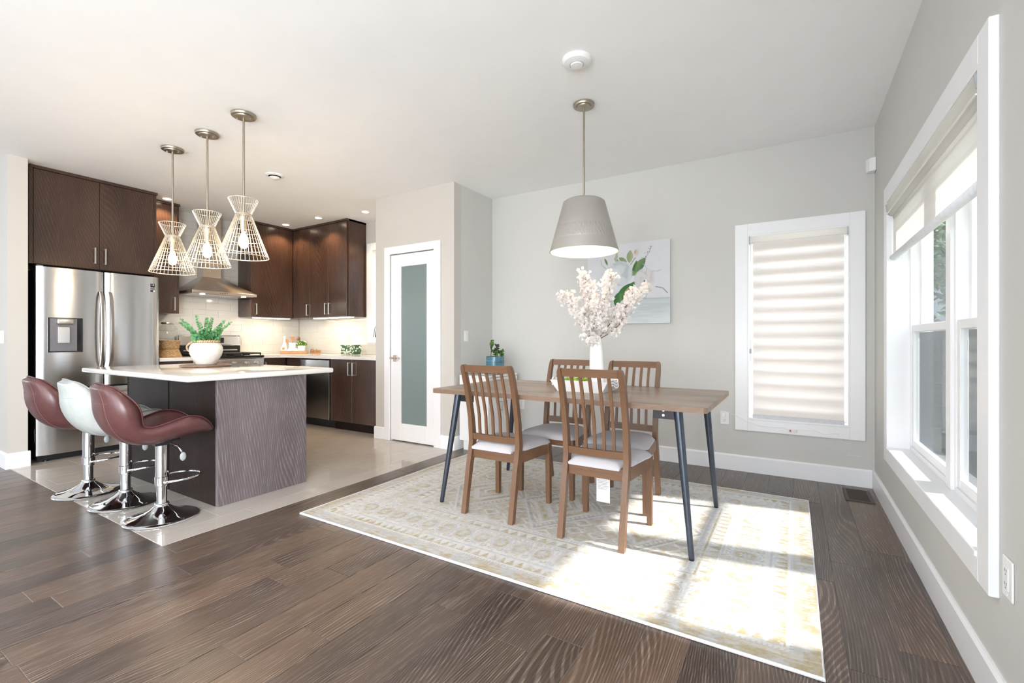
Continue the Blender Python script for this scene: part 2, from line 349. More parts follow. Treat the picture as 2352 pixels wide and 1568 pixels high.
S(B(-9.2, 1.14, -.016, -5.835, 1.265, H, ).build('wall_front', kwallm), 'pale wall end beside the refrigerator', 'wall')  # darker kitchen paint imitates the dimmer light on this wall
wall_with_holes('wall_pantry', 'Y', YP, YP+.115, XK, XL, [(-3.862, -3.224, -.02, 2.073)], kwallm, 'beige wall around the frosted glass door')
S(B(XL-.115, YP+.116, -.016, XL, YB, H).build('wall_pantry_side', wallm), 'pale side wall behind the white cabinet', 'wall')
S(B(XK, YP+.116, -.016, XK+.115, YB-.012, H).build('wall_pantry_side', kwallm), 'beige side wall of the pantry beside the kitchen window', 'wall')
wall_with_holes('wall_rear', 'Y', -3.6, -3.4, -9.2, .724, [(-7.4, -5.8, .55, 2.35), (-4.4, -2.8, .55, 2.35), (-1.95, -.05, .1, 2.3)], wallm, 'wall behind the camera with three windows')
wall_with_holes('wall_far_left', 'X', -9.4, -9.2, -3.4, 1.14, [(-2.6, 0., .55, 2.35)], wallm, 'left wall of the living area')
for i, (a, b_, c, d) in enumerate([(-7.4, -5.8, .55, 2.35), (-4.4, -2.8, .55, 2.35), (-1.95, -.05, .1, 2.3)]):
    w = S(M().box(a, -3.46, c, a+.06, -3.4, d).box(b_-.06, -3.46, c, b_, -3.4, d).box(a, -3.46, c, b_, -3.4, c+.06).box(a, -3.46, d-.06, b_, -3.4, d).box((a+b_)/2-.03, -3.46, c, (a+b_)/2+.03, -3.4, d).build('window_%d' % (4+i), trimm), 'white framed window behind the camera', 'window')
def baseboard(name, pts, label, h=.136):
    """pts: 2-D polyline on the wall line with the room on its left"""
    m = M(); t = .015
    for (a, b) in zip(pts, pts[1:]):
        a = Vector((*a, 0)); b = Vector((*b, 0)); d = (b-a).normalized(); n = Vector((-d.y, d.x, 0))
        pr = [(0, 0), (t, 0), (t, h-.012), (t*.45, h), (0, h)]
        m.prism([a+n*u+Vector((0, 0, z)) for u, z in pr], b-a)
    return S(m.build(name, trimm), label, 'baseboard')
baseboard('baseboard_right', [(XR, -3.4), (XR, YB)], 'white baseboard under the large window')
baseboard('baseboard_back', [(XR-.016, YB), (XL+.016, YB)], 'white baseboard under the blind window')
baseboard('baseboard_pantry', [(XL, YB-.016), (XL, YP-.015)], 'white baseboard behind the small cabinet')
baseboard('baseboard_pantry', [(XL-.001, YP), (-3.129, YP)], 'short white baseboard right of the frosted door')
baseboard('baseboard_pantry', [(-3.949, YP), (XK+.001, YP)], 'short white baseboard left of the frosted door')
baseboard('baseboard_pantry', [(XK, YP-.015), (XK, YP+.06)], 'white baseboard return beside the kitchen cabinets')
baseboard('baseboard_left', [(-5.836, 1.14), (-9.2, 1.14)], 'white baseboard on the left wall')
baseboard('baseboard_left', [(-5.835, 1.28), (-5.835, 1.14-.015)], 'white baseboard on the wall end by the refrigerator')
# ------------------------------------------------------------------ windows
screenm, nt, b = newmat('insect_screen'); lw = N(nt, 'ShaderNodeLayerWeight'); rs_ = ramp(nt, [(0, (.86,)*3), (.35, (.8,)*3), (.8, (.28,)*3), (.95, (.1,)*3)]); nt.links.new(lw.outputs['Facing'], rs_.inputs['Fac'])
lw.inputs['Blend'].default_value = .5; dfb = N(nt, 'ShaderNodeBsdfDiffuse'); dfb.inputs[0].default_value = (.10, .12, .14, 1); tpb = N(nt, 'ShaderNodeBsdfTransparent'); mxs = N(nt, 'ShaderNodeMixShader'); nt.links.new(rs_.outputs[0], mxs.inputs[0]); nt.links.new(dfb.outputs[0], mxs.inputs[1]); nt.links.new(tpb.outputs[0], mxs.inputs[2]); nt.links.new(mxs.outputs[0], nt.nodes['Material Output'].inputs['Surface']); nt.nodes.remove(b)
def casing_y(w, y0, y1, z0, z1, X, wd, t=.025):      # on the right wall
    B(X-t, y0-wd, z0-wd*.8, X, y0, z1+wd, .003).build('casing', trimm, w); B(X-t, y1, z0-wd*.8, X, y1+wd, z1+wd, .003).build('casing', trimm, w)
    B(X-t, y0, z1, X, y1, z1+wd, .003).build('casing', trimm, w); B(X-t, y0, z0-wd*.8, X, y1, z0, .003).build('casing', trimm, w)
w1 = E('window_1', (XR, 2.87, WZ0), 'large white double-hung window pair in the right wall', 'window', kind='structure')
casing_y(w1, WY0, WY1, WZ0, WZ1, XR, .095)
JX = .70
for a in ((WY0, WY0+.012), (WY1-.012, WY1)): B(XR-.024, a[0], WZ0, JX, a[1], WZ1).build('jamb', trimm, w1)
B(XR-.024, WY0+.012, WZ1-.012, JX, WY1-.012, WZ1).build('jamb', trimm, w1)
B(XR-.03, WY0+.012, WZ0, JX, WY1-.012, WZ0+.02, .003).build('sill', trimm, w1)
YM = 2.83
B(.60, YM-.04, WZ0+.02, JX, YM+.04, WZ1-.012, .004).build('mullion', trimm, w1)
for (a, b) in ((WY0+.012, YM-.04), (YM+.04, WY1-.012)):
    B(.612, a, WZ0+.02, .70, a+.022, WZ1-.012, .002).build('side_track', trimm, w1); B(.612, b-.022, WZ0+.02, .70, b, WZ1-.012, .002).build('side_track', trimm, w1)
    B(.608, a+.022, WZ0+.02, .70, b-.022, WZ0+.045, .002).build('bottom_track', trimm, w1)
    a += .022; b -= .022; s = .042
    for (x0, x1, z0, z1) in ((.617, .645, WZ0+.045, 1.215), (.655, .683, 1.175, WZ1-.02)):
        f = M()
        f.box(x0, a, z0, x1, a+s, z1, .003).box(x0, b-s, z0, x1, b, z1, .003).box(x0, a+s, z0, x1, b-s, z0+s, .003).box(x0, a+s, z1-s, x1, b-s, z1, .003)
        sa = f.build('sash', trimm, w1)
        B((x0+x1)/2-.002, a+s, z0+s, (x0+x1)/2+.002, b-s, z1-s).build('pane', glass, sa)
    B(.648, a, WZ0+.05, .6495, b, 1.17).build('insect_screen', screenm, w1)
def win_back(name, x0, x1, z0, z1, Y, cw, label, sash=True, cwl=None):
    w = E(name, ((x0+x1)/2, Y, z0), label, 'window', kind='structure'); t = .02; cwl = cwl or cw
    B(x0-cwl, Y-t, z0-cw, x0, Y, z1+cw, .003).build('casing', trimm, w); B(x1, Y-t, z0-cw, x1+cw, Y, z1+cw, .003).build('casing', trimm, w)
    B(x0, Y-t, z1, x1, Y, z1+cw, .003).build('casing', trimm, w); B(x0, Y-t, z0-cw, x1, Y, z0, .003).build('casing', trimm, w)
    B(x0, Y-t, z0, x0+.012, Y+.17, z1).build('jamb', trimm, w); B(x1-.012, Y-t, z0, x1, Y+.17, z1).build('jamb', trimm, w)
    B(x0+.012, Y-t, z1-.012, x1-.012, Y+.17, z1).build('jamb', trimm, w); B(x0+.012, Y-t-.004, z0, x1-.012, Y+.17, z0+.015).build('sill', trimm, w)
    zm = (z0+z1)/2; s = .045
    for (ya, yb, za, zb) in ((Y+.10, Y+.13, z0+.015, zm+.02), (Y+.135, Y+.165, zm-.02, z1-.012)):
        f = M().box(x0+.012, ya, za, x0+.012+s, yb, zb, .003).box(x1-.012-s, ya, za, x1-.012, yb, zb, .003).box(x0+.012+s, ya, za, x1-.012-s, yb, za+s, .003).box(x0+.012+s, ya, zb-s, x1-.012-s, yb, zb, .003)
        sa = f.build('sash', trimm, w); B(x0+.012+s, (ya+yb)/2-.002, za+s, x1-.012-s, (ya+yb)/2+.002, zb-s).build('pane', glass, sa)
    return w
win_back('window_2', -.335, .37, .45, 2.013, YB, .097, 'white framed window with a closed banded blind in the back wall')
win_back('window_3', -4.93, -4.2, 1.175, 2.36, YB-.01, .087, 'narrow view of the kitchen window beside the pantry wall')
# ------------------------------------------------------------------ pantry door
d1 = E('door_1', (-3.543, YP, 0), 'white pantry door with a tall frosted glass pane', 'door', kind='structure')
sl = M().box(-3.859, YP+.004, .012, -3.711, YP+.042, 2.07, .002).box(-3.335, YP+.004, .012, -3.227, YP+.042, 2.07, .002)
sl.box(-3.711, YP+.004, .012, -3.335, YP+.042, .202, .002).box(-3.711, YP+.004, 1.935, -3.335, YP+.042, 2.07, .002)
slab = sl.build('door_slab', doorm, d1)
frost, nt_, b_ = newmat('frosted_glass'); nzz = N(nt_, 'ShaderNodeTexNoise', Scale=900, Detail=2); bpp = N(nt_, 'ShaderNodeBump', Strength=.15, Distance=.001)
nt_.links.new(nzz.outputs['Fac'], bpp.inputs['Height']); nt_.links.new(bpp.outputs[0], b_.inputs['Normal'])
b_.inputs['Base Color'].default_value = (.34, .43, .42, 1); b_.inputs['Roughness'].default_value = .28; b_.inputs['Transmission Weight'].default_value = .45
B(-3.712, YP+.018, .201, -3.334, YP+.026, 1.936).build('glass_pane', frost, d1)
B(-3.948, YP-.02, 0, -3.866, YP-.0, 2.162, .003).build('casing', doorm, d1); B(-3.22, YP-.02, 0, -3.13, YP-.0, 2.162, .003).build('casing', doorm, d1)
B(-3.866, YP-.02, 2.078, -3.22, YP-.0, 2.162, .003).build('casing', doorm, d1)
B(-3.866, YP, 0, -3.8615, YP+.11, 2.078).build('door_frame', doorm, d1); B(-3.2245, YP, 0, -3.22, YP+.11, 2.078).build('door_frame', doorm, d1); B(-3.866, YP, 2.0725, -3.22, YP+.11, 2.078).build('door_frame', doorm, d1)
for z in (.22, 1.05, 1.84): M().cyl((-3.224, YP-.004, z), (-3.224, YP-.004, z+.09), .006, n=10).build('hinge', bronze, d1, 40)
h = M().box(-3.823, YP-.006, .885, -3.765, YP+.005, .955, .002).cyl((-3.794, YP-.05, .925), (-3.794, YP, .925), .011, n=12).box(-3.825, YP-.058, .917, -3.69, YP-.044, .933, .003); h.build('door_handle', bronze, d1)
# ------------------------------------------------------------------ kitchen splashback tiles
subw = pm('subway_tile', (.60, .585, .555), .10, var=.03, scale=3, bump=.25, spec=.6)
def tiles_left(y0, y1, z0, z1):
    r0 = int(math.floor((z0-1.518)/.093))
    for r in range(r0, 40):
        za, zb = max(1.518+r*.093, z0), min(1.518+(r+1)*.093, z1)
        if za >= z1-.01: break
        off = 2.91 if r % 2 else 3.064
        y = off-.303*8
        while y < y1:
            a, b = max(y, y0), min(y+.303, y1); y += .303
            if b-a < .02 or zb-za < .015: continue
            B(XW, a+.0006, za+.0006, XW+.008+R.uniform(-.0004, .0004), b-.0006, zb-.0006, .0009).build('tile', subw, wl_)
tiles_left(2.27, 4.39, .925, 1.45); tiles_left(2.64, 3.475, 1.45, 2.735)
def tiles_back(x0, x1, z0, z1):
    for r in range(-8, 1):
        za, zb = max(1.518+r*.093, z0), min(1.518+(r+1)*.093, z1)
        if zb-za < .015: continue
        x = XW+(.15 if r % 2 else 0)-.303
        while x < x1:
            a, b = max(x, x0), min(x+.303, x1); x += .303
            if b-a < .02: continue
            B(a+.0006, YB-.018+R.uniform(-.0004, .0004), za+.0006, b-.0006, YB-.010, zb-.0006, .0009).build('tile', subw, wk)
tiles_back(XW+.009, -5.017, .925, 1.45); tiles_back(-5.017, XK-.002, .925, 1.088)
# ------------------------------------------------------------------ kitchen cabinets
def bar_handle(x, y, z0, z1, parent, out, m=nickel):
    """flat bar pull; out = unit vector out of the door"""
    ox, oy = out; b = M()
    def bx(u0, u1, za, zb, w=.006):
        if ox: b.box(x+min(u0, u1), y-w, za, x+max(u0, u1), y+w, zb, .001)
        else: b.box(x-w, y-max(u0, u1), za, x+w, y-min(u0, u1), zb, .001)
    bx(0, .03, z0, z0+.012); bx(0, .03, z1-.012, z1); bx(.024, .034, z0, z1)
    b.build('handle', m, parent)
def cab_x(name, y0, y1, z0, z1, xf, doors, label, group, depth, trims=True, toe=0, hz=None):
    """cabinet against the left wall, doors face +X; doors=[(ya,yb,handle_y or None)]"""
    c = E(name, (xf, (y0+y1)/2, z0-toe), label, 'cabinet', group)
    B(xf-depth, y0, z0, xf-.02, y1, z1, .001).build('body', cabm, c)
    for ya, yb, hy in doors:
        d = B(xf-.019, ya+.0015, z0+.002, xf, yb-.0015, z1-(.03 if trims else .003), .0015).build('door', cabm, c)
        if hy: bar_handle(xf, hy, hz[0], hz[1], d, (1, 0))
    if trims: B(xf-depth, y0, z1-.028, xf+.012, y1, z1, .002).build('crown', cabm, c)
    if toe: B(xf-depth, y0, z0-toe, xf-.07, y1, z0).build('toe_kick', islf, c)
    return c
def cab_y(name, x0, x1, z0, z1, yf, doors, label, group, depth, trims=True, toe=0, hz=None):
    c = E(name, ((x0+x1)/2, yf, z0-toe), label, 'cabinet', group)
    B(x0, yf+.02, z0, x1, yf+depth, z1, .001).build('body', cabm, c)
    for xa, xb, hx in doors:
        d = B(xa+.0015, yf, z0+.002, xb-.0015, yf+.019, z1-(.03 if trims else .003), .0015).build('door', cabm, c)
        if hx: bar_handle(hx, yf, hz[0], hz[1], d, (0, 1))
    if trims: B(x0-.0, yf-.012, z1-.028, x1+.0, yf+depth, z1, .002).build('crown', cabm, c)
    if toe: B(x0, yf+.07, z0-toe, x1, yf+depth, z0).build('toe_kick', islf, c)
    return c
cf = cab_x('wall_cabinet', 1.302, 2.30, 1.83, 2.738, -5.976, [(1.33, 1.807, 1.765), (1.807, 2.268, 1.847)], 'dark wood two-door cabinet above the refrigerator', 'upper kitchen cabinets', .58, hz=(1.885, 2.045))
B(-6.556, 2.27, 0, -5.978, 2.30, 1.83).build('side_panel', cabm, cf); B(-6.0, 1.302, 1.83, -5.974, 1.328, 2.71).build('filler_strip', cabm, cf)
cab_x('wall_cabinet', 2.302, 2.635, 1.44, 2.738, -6.25, [(2.302, 2.612, 2.572)], 'narrow dark wall cabinet between refrigerator and range hood', 'upper kitchen cabinets', .308, hz=(1.47, 1.63))
cab_x('wall_cabinet', 3.478, 4.088, 1.44, 2.738, -6.25, [(3.478, 4.086, 3.543)], 'dark wall cabinet right of the range hood', 'upper kitchen cabinets', .308, hz=(1.47, 1.62))
cab_y('wall_cabinet', -6.556, -5.858, 1.44, 2.738, 4.09, [(-6.248, -5.858, -5.89)], 'dark corner wall cabinet with one pull, above the utensil tray', 'upper kitchen cabinets', .31, hz=(1.47, 1.63))
cab_y('wall_cabinet', -5.856, -5.05, 1.44, 2.738, 4.09, [(-5.856, -5.452, -5.49), (-5.452, -5.07, -5.41)], 'dark two-door wall cabinet beside the kitchen window', 'upper kitchen cabinets', .31, hz=(1.475, 1.63))
cab_x('base_cabinet', 2.302, 2.70, .11, .885, -5.96, [(2.302, 2.70, 2.66)], 'dark base cabinet between refrigerator and range', 'lower kitchen cabinets', .595, False, .11, hz=(.70, .83))
cab_x('base_cabinet', 3.47, 3.80, .11, .885, -5.96, [(3.47, 3.80, 3.50)], 'dark base cabinet right of the range', 'lower kitchen cabinets', .595, False, .11, hz=(.70, .83))
cab_y('base_cabinet', -6.555, -5.60, .11, .885, 3.80, [(-5.94, -5.60, None)], 'dark corner base cabinet left of the dishwasher', 'lower kitchen cabinets', .59, False, .11)
cab_y('base_cabinet', -4.995, XK-.003, .11, .885, 3.78, [(-4.99, -4.59, -4.63), (-4.59, -4.13, -4.552)], 'dark two-door sink cabinet right of the dishwasher', 'lower kitchen cabinets', .61, False, .11, hz=(.69, .85))
ct = M().box(XW+.002, 2.302, .886, -5.925, 2.698, .925, .004, 2); tag(ct.build('countertop', quartz), 'short white countertop left of the range under the drink dispenser', 'countertop')
ct = M().prism([(XW+.01, 3.468, .886), (-5.925, 3.468, .886), (-5.925, 3.70, .886), (-5.87, 3.755, .886), (XK-.004, 3.755, .886), (XK-.004, YB-.02, .886), (XW+.01, YB-.02, .886)], (0, 0, .039))
bmesh.ops.bevel(ct.b, geom=list(ct.b.edges), offset=.004, segments=2, affect='EDGES'); tag(ct.build('countertop', quartz), 'white L-shaped countertop along the kitchen corner', 'countertop')
# under-cabinet lights
ledm = pm('led_strip', (1, .95, .8), .5, emit=(1, .88, .66), es=7)
for i, (a, lb) in enumerate([((-6.36, 3.56, 1.424, -6.28, 4.06, 1.436), 'glowing light strip under the cabinet right of the hood'), ((-5.83, 4.13, 1.424, -5.0-.06, 4.2, 1.436), 'glowing light strip under the two-door cabinet')]):
    u = E('under_cabinet_light', ((a[0]+a[3])/2, (a[1]+a[4])/2, a[2]), lb, 'light', 'under cabinet lights')
    B(*a).build('diffuser', ledm, u); B(a[0]-.006, a[1]-.006, a[5]-.004, a[3]+.006, a[4]+.006, a[5]+.003).build('housing', whitep, u)
    area('under_cabinet_glow', ((a[0]+a[3])/2, (a[1]+a[4])/2, a[2]-.004), (0, 0, 0), a[3]-a[0], a[4]-a[1], 1.5, (1, .88, .66))
# ------------------------------------------------------------------ refrigerator
fr = E('refrigerator', (-5.87, 1.805, 0), 'stainless french-door refrigerator with water dispenser', 'refrigerator')
B(-6.53, 1.345, .03, -5.945, 2.265, 1.785, .004).build('body', black, fr)
def door_panel(y0, y1, z0, z1, bow=.018):
    m = M(); n = 14; path = []; pr = []
    pts = []
    for i in range(n+1):
        t = i/n; y = y0+(y1-y0)*t; e = min(t, 1-t)*(y1-y0); x = -5.885+bow*(1-(2*t-1)**2)
        if e < .012: x -= .012*(1-e/.012)
        pts.append((x, y))
    poly = [(-5.938, y0, z0)]+[(x, y, z0) for x, y in pts]+[(-5.938, y1, z0)]
    m.prism(poly, (0, 0, z1-z0)); return m
dl = door_panel(1.330, 1.811, .675, 1.80)
dl = dl.build('door', steelm, fr, 35)
dr = door_panel(1.821, 2.282, .675, 1.80).build('door', steelm, fr, 35)
dz = door_panel(1.330, 2.282, .062, .660).build('freezer_drawer', steelm, fr, 35)
for y, s in ((1.785, -1), (1.86, 1)):
    pts = [(-5.868+.055*math.sin(PI*min(1, max(0, t)))**.45, y, .86+.745*t) for t in [i/14 for i in range(15)]]
    m = M().sweep(pts, lambda i: [(-.006, -.014, 0), (.006, -.011, 0), (.006, .011, 0), (-.006, .014, 0)]); m.build('handle', handlem, dl if s < 0 else dr, 40)
m = M().box(-5.872, 1.40, .60, -5.82, 2.21, .625, .008, 2).box(-5.872, 1.42, .604, -5.80, 1.44, .62).box(-5.872, 2.17, .604, -5.80, 2.19, .62); m.build('handle', handlem, dz)
dispm = pm('dispenser_grey', (.20, .19, .21), .3, metal=.4, var=.05)
dsp = M().box(-5.885, 1.40, 1.008, -5.8655, 1.415, 1.333).box(-5.885, 1.632, 1.008, -5.8655, 1.647, 1.333).box(-5.885, 1.415, 1.008, -5.8655, 1.632, 1.02).box(-5.885, 1.415, 1.325, -5.8655, 1.632, 1.333).build('dispenser_frame', black, dl)
B(-5.884, 1.415, 1.02, -5.867, 1.605, 1.325).build('dispenser_panel', dispm, dl); B(-5.884, 1.605, 1.02, -5.866, 1.632, 1.325).build('dispenser_side', blackg, dl)
M().box(-5.868, 1.458, 1.27, -5.835, 1.575, 1.326, .012, 3).build('dispenser_spout', nickel, dl, 40); B(-5.868, 1.468, 1.093, -5.852, 1.553, 1.25, .004).build('dispenser_paddle', steelm, dl)
st = B(-5.8735, 2.2, 1.69, -5.8722, 2.238, 1.727).build('sticker', blackg, dr); st2 = B(-5.8735, 2.2, 1.664, -5.8722, 2.238, 1.682).build('sticker', dispm, dr); B(-5.8735, 2.2, 1.64, -5.8722, 2.224, 1.657).build('sticker', blackg, dr); B(-5.8735, 2.224, 1.64, -5.8722, 2.238, 1.657).build('sticker', whitep, dr)
text('sticker_number', '10', .026, (-5.8718, 2.219, 1.711), (PI/2, 0, PI/2), whitep, dr)
B(-5.95, 1.34, .012, -5.91, 2.27, .055).build('kick_grille', black, fr)
for y in (1.40, 2.2): M().cyl((-5.93, y, 0), (-5.93, y, .02), .02, n=12).build('foot', black, fr)
B(-5.99, 1.339, 1.34*0+.18, -5.94, 1.3445, .30).build('side_label', whitep, fr)
M().box(-5.96, 1.335, 1.80, -5.90, 1.38, 1.815, .004).build('hinge_cover', dispm, fr)
# ------------------------------------------------------------------ range and hood
ra = E('range', (-5.93, 3.083, 0), 'stainless gas range with black cooktop and back panel', 'range')
B(-6.53, 2.706, .02, -5.955, 3.462, .905, .002).build('body', steeld, ra)
B(-5.954, 2.712, .20, -5.925, 3.456, .74, .004).build('oven_door', blackg, ra)
M().cyl((-5.88, 2.78, .70), (-5.88, 3.39, .70), .011, n=12).cyl((-5.93, 2.80, .70), (-5.88, 2.80, .70), .008, n=8).cyl((-5.93, 3.37, .70), (-5.88, 3.37, .70), .008, n=8).build('oven_handle', nickel, ra, 40)
B(-5.954, 2.712, .03, -5.925, 3.456, .19, .004).build('drawer', steelm, ra)
B(-5.954, 2.708, .76, -5.905, 3.46, .885, .006, 2).build('control_panel', steelm, ra)
for y in (2.79, 2.92, 3.09, 3.24, 3.36):
    M().cyl((-5.905, y, .835), (-5.893, y, .835), .026, n=18).cyl((-5.893, y, .835), (-5.872, y, .835), .020, .017, n=18).box(-5.874, y-.004, .817, -5.864, y+.004, .853, .001).build('knob', nickel, ra, 40)
B(-6.53, 2.706, .905, -5.905, 3.462, .93, .006, 2).build('cooktop', blackg, ra)
for (y0, y1) in ((2.73, 2.96), (2.975, 3.19), (3.205, 3.44)):
    g = M()
    for yy in (y0, (y0+y1)/2, y1-.01): g.box(-6.42, yy, .945, -5.94, yy+.012, .962, .002)
    for xx in (-6.42, -6.30, -6.18, -6.06, -5.952): g.box(xx, y0, .945, xx+.012, y1, .962, .002)
    for xx in (-6.42, -5.952):
        for yy in (y0, y1-.012): g.box(xx, yy, .93, xx+.012, yy+.012, .946)
    g.build('grate', castm, ra)
for (x, y) in ((-6.3, 2.85), (-6.06, 2.85), (-6.18, 3.08), (-6.3, 3.32), (-6.06, 3.32)): M().cyl((x, y, .93), (x, y, .942), .04, .035, n=16).build('burner', castm, ra, 40)
B(-6.545, 2.71, .93, -6.47, 3.458, 1.05, .003).build('back_vent', blackg, ra); B(-6.545, 2.71, 1.05, -6.46, 3.458, 1.185, .012, 3).build('back_panel', steelm, ra)
B(-6.462, 3.0, 1.085, -6.456, 3.24, 1.155, .003).build('clock_display', blackg, ra); M().box(-6.47, 2.76, .985, -6.455, 3.41, 1.0).build('vent_trim', nickel, ra)
hd = E('range_hood', (-6.3, 3.065, 1.685), 'stainless chimney hood over the range', 'range hood')
B(XW+.012, 2.682, 1.688, -6.05, 3.448, 1.722, .002).build('canopy_lip', steelh, hd)
m = M(); lo = [(XW+.012, 2.684, 1.7225), (-6.052, 2.684, 1.7225), (-6.052, 3.446, 1.7225), (XW+.012, 3.446, 1.7225)]; hi = [(XW+.012, 2.95, 1.925), (-6.385, 2.95, 1.925), (-6.385, 3.175, 1.925), (XW+.012, 3.175, 1.925)]
a = [m.b.verts.new(p) for p in lo]; b = [m.b.verts.new(p) for p in hi]; m.b.faces.new(a[::-1]); m.b.faces.new(b)
for i in range(4): m.b.faces.new((a[i], a[(i+1) % 4], b[(i+1) % 4], b[i]))
m.build('canopy', steelh, hd)
B(XW+.012, 2.955, 1.925, -6.39, 3.17, 2.738, .001).build('chimney', steelh, hd)
for (a0, a1) in ((2.70, 3.06), (3.07, 3.43)): B(-6.52, a0, 1.682, -6.10, a1, 1.687).build('filter', nickel, hd)
lampm = pm('hood_lamp', (1, .97, .9), .4, emit=(1, .9, .75), es=25)
for y in (2.82, 3.31):
    M().cyl((-6.12, y, 1.678), (-6.12, y, 1.683), .028, n=16).build('lamp', lampm, hd)
    area('hood_lamp_light', (-6.12, y, 1.672), (0, 0, 0), .04, .04, 1.6, (1, .88, .7))
for i in range(5): B(-6.0505, 2.99+i*.02, 1.70, -6.048, 2.999+i*.02, 1.709).build('button', black, hd)
# ------------------------------------------------------------------ dishwasher
dw = E('dishwasher', (-5.3, 3.78, 0), 'stainless dishwasher between dark cabinets', 'dishwasher')
B(-5.597, 3.80, .10, -4.998, 4.38, .87).build('body', black, dw); B(-5.592, 3.772, .115, -5.003, 3.80, .775, .003).build('door', steeld, dw)
B(-5.592, 3.765, .778, -5.003, 3.80, .868, .004).build('control_panel', steelm, dw); B(-5.59, 3.745, .762, -5.005, 3.775, .778, .004).build('handle_lip', nickel, dw)
B(-5.59, 3.86, 0, -5.004, 3.89, .10).build('toe_kick', black, dw); B(-5.008, 3.764, .115, -4.999, 3.80, .87).build('edge_strip', nickel, dw)
# ------------------------------------------------------------------ island
isl = E('kitchen_island', (-4.02, 1.93, 0), 'dark wood kitchen island base under a white worktop', 'island')
B(-4.72, 1.64, .0, -3.33, 2.25, .855).build('body', islf, isl)
B(-3.328, 1.614, 0, -3.302, 2.277, .856, .0015).build('end_panel', islm, isl)
B(-4.736, 1.614, 0, -4.012, 1.638, .856, .0015).build('front_panel', islf, isl); B(-3.994, 1.614, 0, -3.329, 1.638, .856, .0015).build('front_panel', islf, isl)
B(-4.010, 1.622, 0, -3.996, 1.639, .856).build('joint_strip', nickel, isl)
B(-4.746, 1.614, 0, -4.722, 2.277, .856, .0015).build('end_panel', islf, isl)
for i in range(3): B(-4.71+i*.46, 2.252, .11, -4.26+i*.46, 2.27, .85, .0015).build('door', cabm, isl)
tag(B(-5.02, 1.40, .857, -3.232, 2.48, .895, .012, 4).build('island_countertop', quartz, smooth=50), 'white quartz worktop overhanging the island', 'countertop')
# ------------------------------------------------------------------ rug (painted by a procedure on its own vertices)
def vnoise(nx, ny, cx, cy, seed):
    g = np.random.RandomState(seed).rand(cy+2, cx+2); X = np.linspace(0, cx, nx); Y = np.linspace(0, cy, ny)
    xi = X.astype(int); yi = Y.astype(int); xf = X-xi; yf = Y-yi; xf = xf*xf*(3-2*xf); yf = yf*yf*(3-2*yf)
    a = g[yi][:, xi]; b = g[yi][:, xi+1]; c = g[yi+1][:, xi]; d = g[yi+1][:, xi+1]
    return (a*(1-xf)+b*xf)*(1-yf)[:, None]+(c*(1-xf)+d*xf)*yf[:, None]
def mixc(c, col, m): return c*(1-m[..., None])+np.array(col)*m[..., None]
RX0, RX1, RY0, RY1, RT = -2.714, .086, 1.83, 3.80, .012
rnx, rny = 467, 329
u = np.linspace(0, RX1-RX0, rnx)[None, :].repeat(rny, 0); v = np.linspace(0, RY1-RY0, rny)[:, None].repeat(rnx, 1)
LX, LY = RX1-RX0, RY1-RY0
ex = np.minimum(u, LX-u); ey = np.minimum(v, LY-v); e = np.minimum(ex, ey); s = np.where(ex < ey, v, u)
CREAM, GOLD, BEIGE, GREY, LGREY = (.69, .68, .66), (.43, .355, .20), (.50, .445, .35), (.35, .37, .40), (.52, .53, .55)
n1 = vnoise(rnx, rny, 40, 28, 1); n2 = vnoise(rnx, rny, 160, 110, 2); n3 = vnoise(rnx, rny, 12, 8, 3); n4 = vnoise(rnx, rny, 460, 320, 4)
C = np.zeros((rny, rnx, 3))+np.array(CREAM)
nb_ = n1*.45+n2*.55; outer = mixc(mixc(np.zeros_like(C)+np.array(BEIGE), GOLD, (nb_ > .58)*.7), LGREY, ((nb_ < .44))*.8)
C = np.where((e < .085)[..., None], outer, C)
tri = np.abs(((s/.052) % 1)*2-1)
def band(a, b): return (e >= a) & (e < b)
def frac(a, b): return (e-a)/(b-a)
C = mixc(C, GREY, band(.088, .10)*(((s/.018) % 1) < .5)*.7)
C = mixc(C, GOLD, band(.11, .168)*(tri > frac(.11, .168))*.9)
C = mixc(C, LGREY, band(.175, .188)*.9)
p = .128; cx_ = ((s/p) % 1)-.5; cy_ = frac(.205, .395)-.5; rr = np.sqrt((cx_*p/.060)**2+(cy_*2.3)**2)
mb = band(.205, .395); ang = np.arctan2(cy_*2, cx_*p/.060)
C = mixc(C, GOLD, mb*(rr < .72)*(rr > .28+.16*np.cos(ang*8))*.75); C = mixc(C, LGREY, mb*(rr < .25)*.8); C = mixc(C, GREY, mb*(np.abs(rr-.85) < .06)*.5)
q = .052; c2 = np.sqrt((((s/q) % 1)-.5)**2+((((e-.205)/q) % 1)-.5)**2); C = mixc(C, GOLD, mb*(rr > 1.02)*(np.abs(c2-.27) < .09)*.7)
C = mixc(C, LGREY, mb*(np.abs(np.abs(cx_)-.5) < .03)*.8)
C = mixc(C, LGREY, band(.402, .412)*.9)
tri2 = np.abs((((s+.02)/.062) % 1)*2-1)
C = mixc(C, GOLD, band(.418, .48)*(tri2 > frac(.418, .48))*.85); C = mixc(C, GREY, band(.418, .48)*(tri2 > frac(.418, .48)+.62)*.8)
C = mixc(C, GOLD, band(.485, .497)*.9); C = mixc(C, LGREY, band(.503, .53)*(((s/.02) % 1) < .55)*.9)
ctr = e >= .54
cu, cv = (u-LX/2), (v-LY/2); fld = np.zeros_like(C)+np.array(BEIGE)*1.02
per = .58; mu = ((cu/per+.5) % 1)-.5; dm = np.abs(mu)*per/.29+np.abs(cv)/.42
